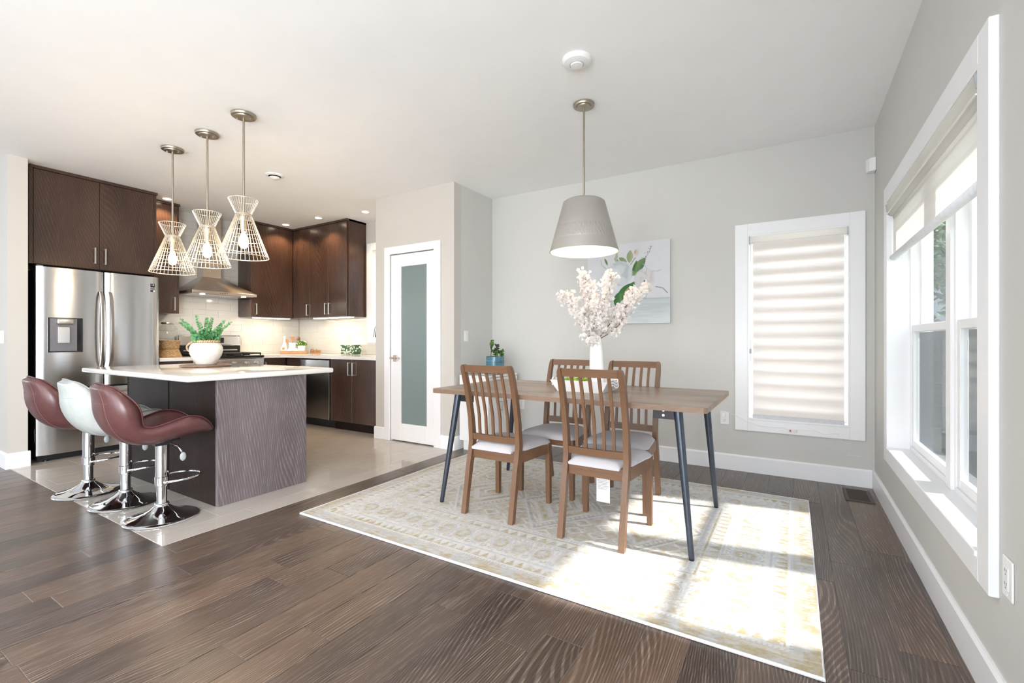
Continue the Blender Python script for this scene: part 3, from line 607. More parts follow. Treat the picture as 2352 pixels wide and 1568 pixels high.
for (a, b, col, k) in ((0, .14, GOLD, .9), (.14, .22, CREAM, .95), (.30, .36, GREY, .7), (.36, .52, CREAM, .8), (.58, .64, GOLD, .9), (.70, .80, CREAM, .95), (.92, 1.0, GREY, .6), (1.0, 1.06, CREAM, .9)): fld = mixc(fld, col, ((dm >= a) & (dm < b))*k)
step = np.abs((((cu+cv)/.045) % 1)-.5); fld = mixc(fld, CREAM, ((dm >= .82) & (dm < .92) & (step < .25))*.9)
d3 = np.abs(((cu/.145) % 1)-.5)+np.abs(((cv/.13) % 1)-.5); fld = mixc(fld, CREAM, ((dm > 1.08) & (np.abs(d3-.38) < .08))*.9); fld = mixc(fld, GREY, ((dm > 1.08) & (d3 < .14))*.6); fld = mixc(fld, GOLD, ((dm > 1.08) & (np.abs(d3-.24) < .04))*.5)
C = np.where(ctr[..., None], fld, C)
nl_ = vnoise(rnx, rny, 60, 320, 5); nl2 = vnoise(rnx, rny, 330, 60, 6); C = mixc(C, CREAM, np.clip((nl_-.62)*2.4, 0, .5)); C = mixc(C, LGREY, np.clip((nl2-.6)*2.2, 0, .5)*(e > .1)); dis = np.clip((n1*.45+n2*.35+n3*.35)-.50, 0, 1)*2.6; C = mixc(C, CREAM, np.clip(dis, 0, .7)*(e > .06)); C = mixc(C, LGREY, np.clip((n2-.62)*2.2, 0, .45)); C = mixc(C, GOLD, np.clip((n1*.5+n4*.5-.66)*4, 0, .5)); C *= (.93+.14*n4)[..., None]
rug = E('area_rug', ((RX0+RX1)/2, (RY0+RY1)/2, 0), 'faded gold, grey and cream patterned rug under the dining table', 'rug')
pile = colgrid('pile', rnx, rny, lambda i, j: (RX0+LX*i/(rnx-1), RY0+LY*j/(rny-1), RT), C, attrmat('rug_pile', .95, .25, 450, .1), rug)
pile.location.z = RT; 
B(RX0, RY0, 0, RX1, RY1, RT-.0008).build('backing', pm('rug_backing', (.55, .52, .46), .95, bump=.2), rug)
bind = pm('rug_binding', (.72, .72, .74), .9, var=.08, scale=200, bump=.3)
M().tube([(RX0, RY0, .007), (RX1, RY0, .007), (RX1, RY1, .007), (RX0, RY1, .007)], .007, 8, True).build('binding', bind, rug)
# ------------------------------------------------------------------ dining chairs
def interp(tab, z):
    for (a, b), (c, d) in zip(tab, tab[1:]):
        if z <= c: t = (z-a)/(c-a); t = t*t*(3-2*t)*.5+t*.5; return b+(d-b)*t
    return tab[-1][1]
REAR = [(0, -.235), (.22, -.196), (.45, -.150), (.62, -.162), (.80, -.203), (.955, -.250)]
def chair(loc, rz, label):
    c = E('dining_chair', (0, 0, 0), label, 'chair', 'walnut dining chairs around the table')
    for sx in (-1, 1):
        zs = [0, .1, .2, .3, .38, .45, .52, .6, .7, .8, .88, .93, .948, .955]
        def prof(i, sx=sx, zs=zs):
            z = zs[i]; dp = .034+.010*math.exp(-((z-.42)/.16)**2); xo = .1925-(0 if z < .93 else (.003 if z < .94 else (.009 if z < .95 else .018))); xi = .1595+(.004*(z/.955)); 
            return [(sx*xi, 0, 0), (sx*xo, 0, 0), (sx*xo, dp, 0), (sx*xi, dp, 0)]
        m = M().sweep([(0, interp(REAR, z), z) for z in zs], prof); m.build('rear_leg', chairm, c, 30)
        m = M().sweep([(0, 0, z) for z in (0, .2, .33, .39, .412)], lambda i, sx=sx: [(sx*(.187+(.004, .002, 0, -.012, -.012)[i]), .205+(.004, .002, 0, -.012, -.012)[i], 0), (sx*.220, .205+(.004, .002, 0, -.012, -.012)[i], 0), (sx*.220, .240, 0), (sx*(.187+(.004, .002, 0, -.012, -.012)[i]), .240, 0)])
        m.build('front_leg', chairm, c, 30)
        m = M(); yr = -.116; m.prism([(sx*.168, yr, .346), (sx*.190, yr, .346), (sx*.217, .205, .346), (sx*.195, .205, .346)], (0, 0, .068)); m.build('side_apron', chairh, c)
    B(-.16, -.147, .345, .16, -.127, .416, .002).build('rear_apron', chairh, c)
    m = M(); m.prism([(-.19, .216, .412), (.19, .216, .412), (.19, .216, .36), (.14, .216, .366), (0, .216, .368), (-.14, .216, .366), (-.19, .216, .36)], (0, .018, 0)); m.build('front_apron', chairh, c)
    def rail(z0, z1, bow, t=.020):
        n = 8; pts = []
        def pr(i):
            return [(0, 0, z0), (0, t, z0), (0, t+(z0-z1)*.25, z1), (0, (z0-z1)*.25, z1)]
        path = [(-.161+.322*i/n, interp(REAR, (z0+z1)/2)+.009-bow*(1-(2*i/n-1)**2), 0) for i in range(n+1)]
        return M().sweep(path, pr)
    rail(.908, .953, .012).build('top_rail', chairh, c, 40); rail(.463, .505, .010).build('lower_rail', chairh, c, 40)
    for k in range(5):
        x = -.108+.054*k; zs = [.500, .56, .62, .68, .74, .80, .86, .912]; bw = .011*(1-(x/.161)**2)
        M().sweep([(x, interp(REAR, z)+.011-bw, z) for z in zs], lambda i: [(-.0085, 0, 0), (.0085, 0, 0), (.0085, .012, 0), (-.0085, .012, 0)]).build('slat', chairm, c, 40)
    m = M(); n = 16; top = []; bot = []
    for j in range(n+1):
        vv = -1+2*j/n; y = -.178+(vv+1)/2*.425; t = min(1, max(0, (y+.112)/.03)); hw = .150*(1-t)+(.188+.037*(y+.1)/.34)*t
        rt = []; rb = []
        for i in range(n+1):
            uu = -1+2*i/n; cr = max(0, abs(uu)-.8)/.2*max(0, vv-.85)/.15*.02
            rt.append(m.b.verts.new((uu*(hw-cr), y-cr*.5, .422+.036*((1-abs(uu)**5)*(1-abs(vv)**5))**.5))); rb.append(m.b.verts.new((uu*(hw-.004-cr), y-cr*.5, .408)))
        top.append(rt); bot.append(rb)
    for j in range(n):
        for i in range(n): m.b.faces.new((top[j][i], top[j][i+1], top[j+1][i+1], top[j+1][i])); m.b.faces.new((bot[j][i], bot[j+1][i], bot[j+1][i+1], bot[j][i+1]))
        m.b.faces.new((top[j][0], top[j+1][0], bot[j+1][0], bot[j][0])); m.b.faces.new((top[j][n], bot[j][n], bot[j+1][n], top[j+1][n]))
    for i in range(n): m.b.faces.new((top[0][i], bot[0][i], bot[0][i+1], top[0][i+1])); m.b.faces.new((top[n][i], top[n][i+1], bot[n][i+1], bot[n][i]))
    m.build('seat', seatm, c, 60)
    return c
ch0 = chair((0, 0, 0), 0, 'near-left walnut chair with slatted back turned to the camera')
specs = [((-1.632, 2.595), 0, 'slatted walnut chair at the near side of the table, nearest the kitchen'),
         ((-.945, 2.582), 0, 'slatted walnut chair in front, covering the white centrepiece tray'),
         ((-1.520, 3.180), PI, 'slatted walnut chair across the table, its back behind the vase'),
         ((-1.008, 3.165), PI, 'slatted walnut chair across the table, nearest the blind window')]
chairs = []
for i, ((x, y), rz, lb) in enumerate(specs):
    o = ch0 if i == 0 else copy_tree(ch0)
    o.location = (x, y, RT+.001); o.rotation_euler.z = rz; o['label'] = lb; chairs.append(o)
pp = pm('paper_tag', (.80, .80, .80), .8, var=.02)
tg = E('care_label', (-.985, 2.68, .37), 'white printed paper label hanging under the front chair seat', 'label')
B(-1.03, 2.68, .140, -.945, 2.6808, .364+.05).build('paper', pp, tg)
for i in range(15): B(-1.022, 2.679, .345-i*.009, -.953-.006*(i % 3), 2.6797, .3465-i*.009).build('print_line', dispm, tg)
# ------------------------------------------------------------------ dining table
ta = E('dining_table', (-1.266, 2.93, RT), 'wood-topped dining table with splayed black metal legs', 'table')
TX0, TX1, TY0, TY1, TZ = -2.165, -.368, 2.465, 3.395, .785
def rrect(x0, y0, x1, y1, r, z, n=5):
    p = []
    for cx, cy, a in ((x1-r, y1-r, 0), (x0+r, y1-r, PI/2), (x0+r, y0+r, PI), (x1-r, y0+r, 1.5*PI)):
        for i in range(n+1): p.append((cx+r*math.cos(a+PI/2*i/n), cy+r*math.sin(a+PI/2*i/n), z))
    return p
M().prism(rrect(TX0, TY0, TX1, TY1, .025, TZ-.0295), (0, 0, .0295-.0012)).build('edge_band', edgem, ta)
M().prism(rrect(TX0+.0006, TY0+.0006, TX1-.0006, TY1-.0006, .025, TZ-.0011), (0, 0, .0011)).build('tabletop', tabm, ta)
for (x0, y0, x1, y1) in ((-1.99, 2.545, -2.065, 2.458), (-.523, 2.545, -.440, 2.462), (-1.99, 3.30, -2.085, 3.35), (-.50, 3.29, -.440, 3.325)):
    zt = TZ-.031
    pts = [(x0+(x1-x0)*t, y0+(y1-y0)*t, zt+(RT+.008-zt)*t) for t in [i/8 for i in range(9)]]
    lg = M().tube(pts, [.0235-.0095*(i/8) for i in range(9)], 18).build('leg', legm, ta, 50); M().cyl((x1, y1, RT), (x1, y1, RT+.009), .013, n=14).build('foot_cap', black, lg)
    sx = 1 if x0 < -1.2 else -1; sy = 1 if y0 < 3 else -1
    br = M().box(min(x0, x0+sx*.13), y0-.003, TZ-.085, max(x0, x0+sx*.13), y0+.003, TZ-.031).box(min(x0, x0+sx*.13), min(y0, y0+sy*.05), TZ-.034, max(x0, x0+sx*.13), max(y0, y0+sy*.05), TZ-.0305)
    br.build('bracket', black, ta)
    for z in (TZ-.038, TZ-.065): M().cyl((x0+sx*.075, y0-sy*.006, z), (x0+sx*.075, y0-sy*.002, z), .007, n=12).build('bolt', nickel, ta, 40)
# ------------------------------------------------------------------ centrepiece
tr = E('serving_tray', (-1.19, 2.92, TZ), 'white ceramic rectangular tray with wavy handles on the table', 'tray')
m = M(); a0, a1, b0, b1 = -1.345, -1.035, 2.785, 3.045
def ring(z, g): return [m.b.verts.new((x, y, z)) for x, y in ((a0-g, b0-g*.5), (a1+g, b0-g*.5), (a1+g, b1+g*.5), (a0-g, b1+g*.5))]
rs = [ring(TZ, -.0), ring(TZ+.075, .045), ring(TZ+.075, .038), ring(TZ+.008, -.006)]
for q_, w_ in zip(rs, rs[1:]):
    for i in range(4): m.b.faces.new((q_[i], q_[(i+1) % 4], w_[(i+1) % 4], w_[i]))
m.b.faces.new(rs[0][::-1]); m.b.faces.new(rs[3]); m.build('dish', ceram, tr)
for sx, xx in ((-1, a0-.043), (1, a1+.043)):
    for k in range(3): M().tube([(xx+sx*(.004+.016*math.sin(PI*t)), b0+.02+.21*t, TZ+.076-.018*k+.010*math.sin(t*4*PI)) for t in [i/14 for i in range(15)]], .006, 8).build('handle', ceram, tr, 60)
moss = pm('moss_green', (.30, .48, .05), .9, var=.35, scale=60, bump=.6)
m = M()
for i in range(90): m.ball((R.uniform(-1.335, -1.22), R.uniform(2.80, 3.02), TZ+.070+R.uniform(-.006, .008)), R.uniform(.008, .016), 1, 1, .7, 6)
tag(m.build('moss', moss, smooth='all'), 'bright green moss filling the left of the white tray', 'moss', kind='stuff')
for i, (x, y, lb) in enumerate(((-1.325, 2.87, 'left'), (-1.285, 2.93, 'middle'), (-1.24, 2.85, 'right'))):
    bd = E('bird_figurine', (x, y, TZ+.082), 'small white bird figurine on green moss, the %s of three' % lb, 'figurine', 'bird figurines in the tray')
    M().ball((x, y, TZ+.100), .016, 1.3, .9, .95, 12).ball((x+.018, y, TZ+.117), .009, n=10).build('body', ceram, bd, 'all'); M().cyl((x+.025, y, TZ+.117), (x+.034, y, TZ+.115), .0028, .0004, 8).ball((x+.021, y-.008, TZ+.119), .0022, n=6).build('beak', black, bd, 'all')
    M().prism([(x-.018, y-.006, TZ+.104), (x-.04, y, TZ+.112), (x-.018, y+.006, TZ+.104)], (0, 0, .004)).build('tail', ceram, bd)
vs_ = E('vase', (-1.122, 2.93, TZ+.009), 'tall white glossy vase with a slanted mouth', 'vase')
m = M(); nn = 32; rings = []
prof = [(.030, 0), (.056, .004), (.058, .012), (.054, .06), (.050, .12), (.047, .18), (.044, .24), (.040, .29), (.036, .325), (.033, .340)]
inner = [(.030, .338), (.033, .30), (.038, .2)]
for r, z in prof+inner:
    ring_ = []
    for i in range(nn):
        a = 2*PI*i/nn; x = r*math.cos(a); y = r*math.sin(a); bend = -.012*(z/.34)**2; tilt = (x*.62-.0)*max(0, (z-.16)/.18)
        ring_.append(m.b.verts.new((-1.122+x+bend, 2.93+y, TZ+.009+z+tilt)))
    rings.append(ring_)
for a, b in zip(rings, rings[1:]):
    for i in range(nn): m.b.faces.new((a[i], a[(i+1) % nn], b[(i+1) % nn], b[i]))
m.b.faces.new(rings[0][::-1]); m.b.faces.new(rings[-1]); m.build('body', ceram, vs_, 'all')
stemm = pm('branch_bark', (.085, .035, .028), .7, var=.2, bump=.3)
petal = fabric('blossom_petal', (.95, .91, .88), .4, 60)
RTv = Vector((.8536, .5210, 0)); FW = Vector((-.5210, .8536, 0)); UP = Vector((0, 0, 1))
mouth = Vector((-1.125, 2.93, TZ+.33)); PX = 3.09/1060.02       # metres per photo pixel at the vase
def vp(px, py, dep=0): return mouth+RTv*((px-1371)*PX)+UP*((785-py)*PX)+FW*dep
branches = [([(1371, 800), (1358, 760), (1330, 725), (1303, 690), (1292, 684)], -.05, 'blossom branch leaning far left out of the vase', 1.0),
            ([(1372, 800), (1362, 740), (1352, 690), (1350, 655), (1341, 632)], .03, 'tall left blossom branch rising straight from the vase', 1.0),
            ([(1372, 795), (1378, 740), (1388, 690), (1396, 655), (1402, 636)], .0, 'tall centre blossom branch before the canvas', 1.0),
            ([(1372, 795), (1392, 756), (1420, 720), (1450, 692), (1484, 662)], -.03, 'blossom branch reaching far right toward the canvas flower', 1.0),
            ([(1372, 800), (1366, 770), (1378, 748), (1372, 715), (1362, 700)], -.08, 'short middle blossom branch low over the vase mouth', 1.2),
            ([(1370, 800), (1358, 790), (1354, 778), (1340, 745), (1322, 725)], -.07, 'drooping blossom branch over the left lip of the vase', 1.0),
            ([(1372, 800), (1396, 770), (1425, 748), (1445, 715), (1460, 668)], .06, 'upright right blossom branch between vase and canvas', .8)]
for pts, dep, lb, dens in branches:
    P3 = [vp(x, y, dep*min(1, i/3)) for i, (x, y) in enumerate(pts)]; P3[0] = mouth-UP*.22+RTv*((pts[0][0]-1371)*PX)
    P3.insert(1, mouth+RTv*(.004*(pts[1][0]-1371)/12)+UP*.01)
    path = []
    for a, b in zip(P3, P3[1:]):
        for t in (0, .33, .67): path.append(a.lerp(b, t)+Vector((R.uniform(-.002, .002),)*3)*(0 if len(path) < 5 else 1))
    path.append(P3[-1]); n = len(path); m = M().tube(path, [.0032-.0018*i/n for i in range(n)], 6); tips = []
    for i in range(6, n-1):
        for k in range(2):
            d = (RTv*R.uniform(-1, 1)+UP*R.uniform(-.1, .9)+FW*R.uniform(-.8, .8)).normalized()*R.uniform(.025, .06); q2 = path[i]+d; m.tube([path[i], path[i]+d*.5+UP*.004, q2], .0011, 5); tips.append(q2); tips.append(path[i]+d*.6)
    br = tag(m.build('blossom_branch', stemm), lb, 'branch', 'blossom branches in the vase')
    m = M(); cs = [path[i] for i in range(7, n)]*4+tips*2+[P3[-1]]*9
    for q3 in cs:
        for _ in range(int(4*dens)):
            o3 = q3+Vector((R.gauss(0, .015), R.gauss(0, .015), R.gauss(0, .015))); nrm = Vector((R.gauss(0, 1), R.gauss(0, 1), R.gauss(0, 1))).normalized(); t1 = nrm.orthogonal().normalized(); t2 = nrm.cross(t1); r = R.uniform(.010, .016); cc = m.b.verts.new(o3)
            for k in range(5):
                a = 2*PI*k/5; ax = t1*math.cos(a)+t2*math.sin(a); sd_ = (t1*-math.sin(a)+t2*math.cos(a))
                m.b.faces.new((cc, m.b.verts.new(o3+ax*r*.65+sd_*r*.42+nrm*.003), m.b.verts.new(o3+ax*r+nrm*.006), m.b.verts.new(o3+ax*r*.65-sd_*r*.42+nrm*.003)))
    bl = m.build('blossoms', petal, br); bl['kind'] = 'stuff'
# ------------------------------------------------------------------ hanging lamps
def canopy(p, x, y, r, mt):
    M().lathe([(r, H-.001), (r, H-.012), (r*.96, H-.018), (r*.72, H-.018), (r*.70, H-.026), (.012, H-.030), (.0, H-.030)], (x, y, 0), 32).build('canopy', mt, p, 30)
dl_ = E('pendant_lamp', (-1.228, 2.958, H), 'large grey metal cone pendant hanging over the dining table', 'lamp')
canopy(dl_, -1.228, 2.958, .072, bronze)
M().cyl((-1.228, 2.958, 2.07), (-1.228, 2.958, H-.025), .0065, n=12).build('rod', bronze, dl_, 40)
shm, nt, b = newmat('hammered_shade'); L = nt.links; tcc = N(nt, 'ShaderNodeTexCoord'); vz = N(nt, 'ShaderNodeTexVoronoi', Scale=75); mp = N(nt, 'ShaderNodeMapping'); mp.inputs['Scale'].default_value = (1, 1, .35)
L.new(tcc.outputs['Object'], mp.inputs[0]); L.new(mp.outputs[0], vz.inputs['Vector']); sx_ = N(nt, 'ShaderNodeSeparateXYZ'); L.new(tcc.outputs['Object'], sx_.inputs[0])
rb = ramp(nt, [(.0, (0, 0, 0)), (.075, (0, 0, 0)), (.085, (1, 1, 1)), (.155, (1, 1, 1)), (.17, (0, 0, 0))]); L.new(sx_.outputs['Z'], rb.inputs['Fac'])
ml = N(nt, 'ShaderNodeMath', operation='MULTIPLY'); L.new(rb.outputs[0], ml.inputs[0]); L.new(vz.outputs['Distance'], ml.inputs[1]); bpn = N(nt, 'ShaderNodeBump', Strength=.8, Distance=.004); L.new(ml.outputs[0], bpn.inputs['Height']); L.new(bpn.outputs[0], b.inputs['Normal'])
nz2 = N(nt, 'ShaderNodeTexNoise', Scale=5); L.new(tcc.outputs['Object'], nz2.inputs['Vector']); r4 = ramp(nt, [(.3, (.44, .42, .39)), (.7, (.50, .475, .44))]); L.new(nz2.outputs['Fac'], r4.inputs['Fac']); L.new(r4.outputs[0], b.inputs['Base Color'])
b.inputs['Metallic'].default_value = .55; b.inputs['Roughness'].default_value = .42
M().lathe([(.0, 2.078), (.125, 2.078), (.142, 2.066), (.235, 1.725), (.232, 1.7245), (.139, 2.060), (.120, 2.073), (0, 2.073)], (-1.228, 2.958, 0), 48, cap=False).build('shade', shm, dl_, 40)
liner = pm('shade_liner', (.74, .66, .56), .6)
M().lathe([(.230, 1.7265), (.1375, 2.058), (.118, 2.070), (0, 2.070)], (-1.228, 2.958, 0), 40, cap=False).build('liner', liner, dl_, 40)
blb = pm('warm_bulb', (1, .9, .75), .4, emit=(1, .80, .55), es=5)
M().lathe([(.0, 1.84), (.03, 1.86), (.034, 1.89), (.026, 1.93), (.014, 1.96), (.014, 2.0), (0, 2.0)], (-1.228, 2.958, 0), 20, cap=False).build('bulb', blb, dl_, 'all')
M().cyl((-1.228, 2.958, 1.995), (-1.228, 2.958, 2.072), .02, n=16).build('socket', whitep, dl_, 40)
pl = bpy.data.lights.new('dining_bulb_light', 'POINT'); pl.energy = 3.5; pl.color = (1, .84, .64); pl.shadow_soft_size = .04; po = bpy.data.objects.new('dining_bulb_light', pl); COL.objects.link(po); po.location = (-1.228, 2.958, 1.80)
fil = pm('filament', (1, .8, .5), .4, emit=(1, .70, .38), es=90); bglass = pm('bulb_glass', (1, .9, .7), .2, emit=(1, .74, .44), es=1.2, alpha=.2)
def wire_pendant(x, y, dz, label):
    p = E('wire_pendant_lamp', (x, y, H), label, 'lamp', 'wire cage pendants over the island')
    canopy(p, x, y, .082, bronze)
    for a in (.6, .6+PI): M().cyl((x+.045*math.cos(a), y+.045*math.sin(a), H-.034), (x+.045*math.cos(a), y+.045*math.sin(a), H-.025), .005, n=8).build('screw', nickel, p)
    M().cyl((x, y, 1.99+dz), (x, y, H-.028), .0075, n=12).build('rod', bronze, p, 40)
    zt, zw, zb = 2.128+dz, 2.022+dz, 1.718+dz; rt_, rw, rb_ = .097, .050, .162; n = 34
    for name, (r0, z0, r1, z1) in (('upper_cage', (rt_, zt, rw, zw)), ('lower_cage', (rw, zw, rb_, zb))):
        m = M()
        for i in range(n):
            a = 2*PI*(i+.5*(name == 'upper_cage'))/n; m.cyl((x+r0*math.cos(a), y+r0*math.sin(a), z0), (x+r1*math.cos(a), y+r1*math.sin(a), z1), .0015, n=5, caps=False)
        o = m.build(name, wirem, p); o['kind'] = 'stuff'
    def rg(r, z, w): M().tube([(x+r*math.cos(2*PI*i/40), y+r*math.sin(2*PI*i/40), z) for i in range(40)], w, 6, True).build('ring', wirem, p, 'all')
    rg(rt_, zt, .003); rg(rb_, zb, .0032); rg(rw+.001, zw, .0035); rg(rw, zw-.008, .003)
    for t in (.17, .40, .60, .80): rg(rw+(rb_-rw)*t-.002, zw+(zb-zw)*t, .0016)
    M().lathe([(0, 2.03+dz), (.032, 2.025+dz), (.034, 1.985+dz), (.024, 1.965+dz), (.018, 1.90+dz), (0, 1.90+dz)], (x, y, 0), 20, cap=False).build('socket', bronze, p, 40)
    M().lathe([(.013, 1.902+dz), (.016, 1.885+dz), (.030, 1.855+dz), (.034, 1.83+dz), (.030, 1.80+dz), (.018, 1.783+dz), (0, 1.778+dz)], (x, y, 0), 20, cap=False).build('bulb', bglass, p, 'all')
    m = M()
    for k in range(6):
        a = 2*PI*k/6; m.cyl((x+.006*math.cos(a), y+.006*math.sin(a), 1.88+dz), (x+.013*math.cos(a), y+.013*math.sin(a), 1.81+dz), 0.0038, n=6)
    m.build('filament', fil, p)
    l = bpy.data.lights.new('pendant_bulb_light', 'POINT'); l.energy = 4.5; l.color = (1, .78, .52); l.shadow_soft_size = .025; lo_ = bpy.data.objects.new('pendant_bulb_light', l); COL.objects.link(lo_); lo_.location = (x, y, 1.765+dz)
wire_pendant(-3.366, 1.822, 0, 'champagne wire cage pendant over the island end nearest the dining area')
wire_pendant(-3.912, 1.838, -.012, 'middle of the three champagne wire cage pendants')
wire_pendant(-4.478, 1.834, -.024, 'champagne wire cage pendant nearest the refrigerator')
canm = pm('downlight_glow', (1, .9, .8), .4, emit=(1, .80, .60), es=14)
for (x, y, lb) in ((-6.115, 2.451, 'recessed ceiling light in front of the narrow cabinet'), (-6.075, 3.87, 'recessed ceiling light at the kitchen corner cabinet'), (-5.364, 3.875, 'recessed ceiling light above the two-door cabinet'), (-4.605, 4.0, 'recessed ceiling light before the kitchen window')):
    c = E('downlight', (x, y, H), lb, 'light', 'recessed kitchen downlights')
    M().lathe([(.052, H-.0005), (.052, H-.004), (.042, H-.006), (.040, H-.001)], (x, y, 0), 24, cap=False).build('trim_ring', whitep, c, 40); M().cyl((x, y, H-.004), (x, y, H-.002), .040, n=24).build('lens', canm, c)
    l = bpy.data.lights.new('downlight_beam', 'SPOT'); l.energy = 30; l.color = (1, .66, .38); l.spot_size = math.radians(125); l.spot_blend = .5; l.shadow_soft_size = .04; lo_ = bpy.data.objects.new('downlight_beam', l); COL.objects.link(lo_); lo_.location = (x, y, H-.012)
sm = E('smoke_detector', (-1.065, 2.46, H), 'round white smoke detector on the ceiling', 'smoke detector')
M().lathe([(.083, H-.001), (.083, H-.014), (.072, H-.026), (.046, H-.034), (0, H-.036)], (-1.065, 2.46, 0), 40, cap=False).build('body', whitep, sm, 30); M().lathe([(.036, H-.034), (.034, H-.042), (0, H-.044)], (-1.065, 2.46, 0), 30, cap=False).build('button', whitep, sm, 30)
M().tube([(-1.065+.040*math.cos(2*PI*i/30), 2.46+.040*math.sin(2*PI*i/30), H-.035) for i in range(30)], .0012, 5, True).build('seam_ring', plast, sm)
ve = E('ceiling_vent', (-4.343, 2.65, H), 'round white air vent on the kitchen ceiling', 'vent')
M().lathe([(.085, H-.001), (.083, H-.008), (.060, H-.016), (.056, H-.010)], (-4.343, 2.65, 0), 36, cap=False).build('ring', whitep, ve, 30); M().lathe([(0, H-.02), (.046, H-.022), (.048, H-.030), (.030, H-.040), (0, H-.042)], (-4.343, 2.65, 0), 30, cap=False).build('disc', whitep, ve, 30); M().cyl((-4.343, 2.65, H-.012), (-4.343, 2.65, H-.004), .055, n=24).build('throat', black, ve)
# ------------------------------------------------------------------ bar stools
PROF = [ # v, centre(y,z), edge(y,z), half width  (y 0 = column)
 (0, (-.308, .875), (-.296, .866), .110), (.6, (-.303, .876), (-.275, .862), .142), (1.4, (-.290, .84), (-.242, .832), .176), (2.4, (-.270, .78), (-.195, .782), .203), (3.4, (-.262, .70), (-.160, .725), .220),
 (4.3, (-.225, .625), (-.150, .665), .208), (5, (-.18, .575), (-.148, .620), .200), (6, (-.11, .552), (-.105, .603), .203), (7, (-.02, .552), (-.02, .628), .213), (8, (.07, .556), (.065, .658), .215),
 (9, (.155, .558), (.15, .645), .200), (9.8, (.212, .556), (.20, .605), .175), (10.4, (.240, .548), (.232, .570), .145), (10.8, (.252, .536), (.246, .545), .115)]
def pv(t):
    for a, b in zip(PROF, PROF[1:]):
        if t <= b[0]+1e-9:
            k = (t-a[0])/(b[0]-a[0]); return tuple((a[1][i]+(b[1][i]-a[1][i])*k) for i in (0, 1)), tuple((a[2][i]+(b[2][i]-a[2][i])*k) for i in (0, 1)), a[3]+(b[3]-a[3])*k
def smoothtab(n):
    raw = [pv(10.8*i/(n-1)) for i in range(n)]; arr = np.array([[*a, *b, c] for a, b, c in raw])
    for _ in range(3): arr[1:-1] = (arr[:-2]+2*arr[1:-1]+arr[2:])/4
    return arr
def stool(label, leather, piping, stm):
    s = E('bar_stool', (0, 0, 0), label, 'stool', 'bar stools at the island')
    nv, nu = 40, 16; T = smoothtab(nv); m = M(); U = []; Lw = []; edges = [[], []]
    for j in range(nv):
        cy, cz, ey_, ez, w = T[j]; a = T[max(0, j-1)]; b = T[min(nv-1, j+1)]; d = Vector((0, b[0]-a[0], b[1]-a[1])).normalized(); nrm = Vector((0, d.z, -d.y)) # rearward / down
        t = j/(nv-1); th = .028+.042*math.sin(min(1, t/.5)*PI/2) if t < .5 else .070-.042*max(0, (t-.62)/.38)
        up = []; lo2 = []
        for i in range(nu+1):
            uu = -1+2*i/nu; k = abs(uu)**2.4; p = Vector((w*uu, cy+(ey_-cy)*k, cz+(ez-cz)*k)); up.append(m.b.verts.new(p))
            k2 = k*.55; edge = (1-abs(uu)**4)**.5; q = Vector((w*uu*1.01, cy+(ey_-cy)*k2, cz+(ez-cz)*k2))+nrm*(-th if False else th)*(.35+.65*edge); lo2.append(m.b.verts.new(q))
            if i == 0: edges[0].append(p.copy())
            if i == nu: edges[1].append(p.copy())
        U.append(up); Lw.append(lo2)
    for j in range(nv-1):
        for i in range(nu): m.b.faces.new((U[j][i], U[j][i+1], U[j+1][i+1], U[j+1][i])); m.b.faces.new((Lw[j][i], Lw[j+1][i], Lw[j+1][i+1], Lw[j][i+1]))
        m.b.faces.new((U[j][0], U[j+1][0], Lw[j+1][0], Lw[j][0])); m.b.faces.new((U[j][nu], Lw[j][nu], Lw[j+1][nu], U[j+1][nu]))
    for i in range(nu): m.b.faces.new((U[0][i], Lw[0][i], Lw[0][i+1], U[0][i+1])); m.b.faces.new((U[-1][i], U[-1][i+1], Lw[-1][i+1], Lw[-1][i]))
    top_e = [v.co.copy() for v in U[0]]; bot_e = [v.co.copy() for v in U[-1]]; lowc = [v[nu//2].co.copy() for v in Lw]; lowl = [v[3].co.copy() for v in Lw]; lowr = [v[nu-3].co.copy() for v in Lw]; rowk = [v.co.copy() for v in Lw[9]]
    m.build('seat', leather, s, 'all')
    M().tube(edges[0][::-1]+top_e[1:-1]+edges[1]+bot_e[1:-1][::-1], .0045, 6, True).build('piping', piping, s, 'all')
    for pts in (lowl[4:24], lowr[4:24]): M().tube(pts, .0013, 4).build('seam', stm, s)
    M().tube(rowk[2:-2], .0013, 4).build('seam', stm, s)
    M().box(-.07, -.09, .486, .07, .08, .498, .003).box(-.04, -.045, .462, .04, .045, .486, .003).build('swivel_plate', black, s)
    M().lathe([(.0, .462), (.034, .462), (.034, .205), (.0335, .20), (.0, .20)], n=28, cap=False).build('sleeve', chrome, s, 40)
    M().lathe([(.0, .205), (.0275, .205), (.0275, .07), (.0, .07)], n=24, cap=False).build('column', chrome, s, 40)
    M().lathe([(.028, .098), (.036, .097), (.040, .088), (.036, .078), (.028, .076)], n=28, cap=False).build('collar', whitep if False else chrome, s, 'all')
    M().lathe([(.0, .0005), (.197, .0005), (.199, .006), (.195, .011), (.175, .017), (.135, .026), (.095, .041), (.062, .060), (.042, .078), (.034, .084), (0, .084)], n=56, cap=False).build('base', chrome, s, 50)
    n = 26; pts = []
    for i in range(n+1):
        a = -PI*.5+PI*i/n; pts.append((.118*math.sin(-PI*.5+PI*i/n)*1.0, .075+.135*math.cos(a), .245))
    M().tube([(-.030, .0, .225), (-.075, .03, .236)]+pts+[(.075, .03, .236), (.030, .0, .225)], .0075, 10).build('footrest', chrome, s, 'all')
    M().lathe([(.035, .262), (.038, .26), (.038, .215), (.035, .212)], n=28, cap=False).build('footrest_clamp', chrome, s, 40)
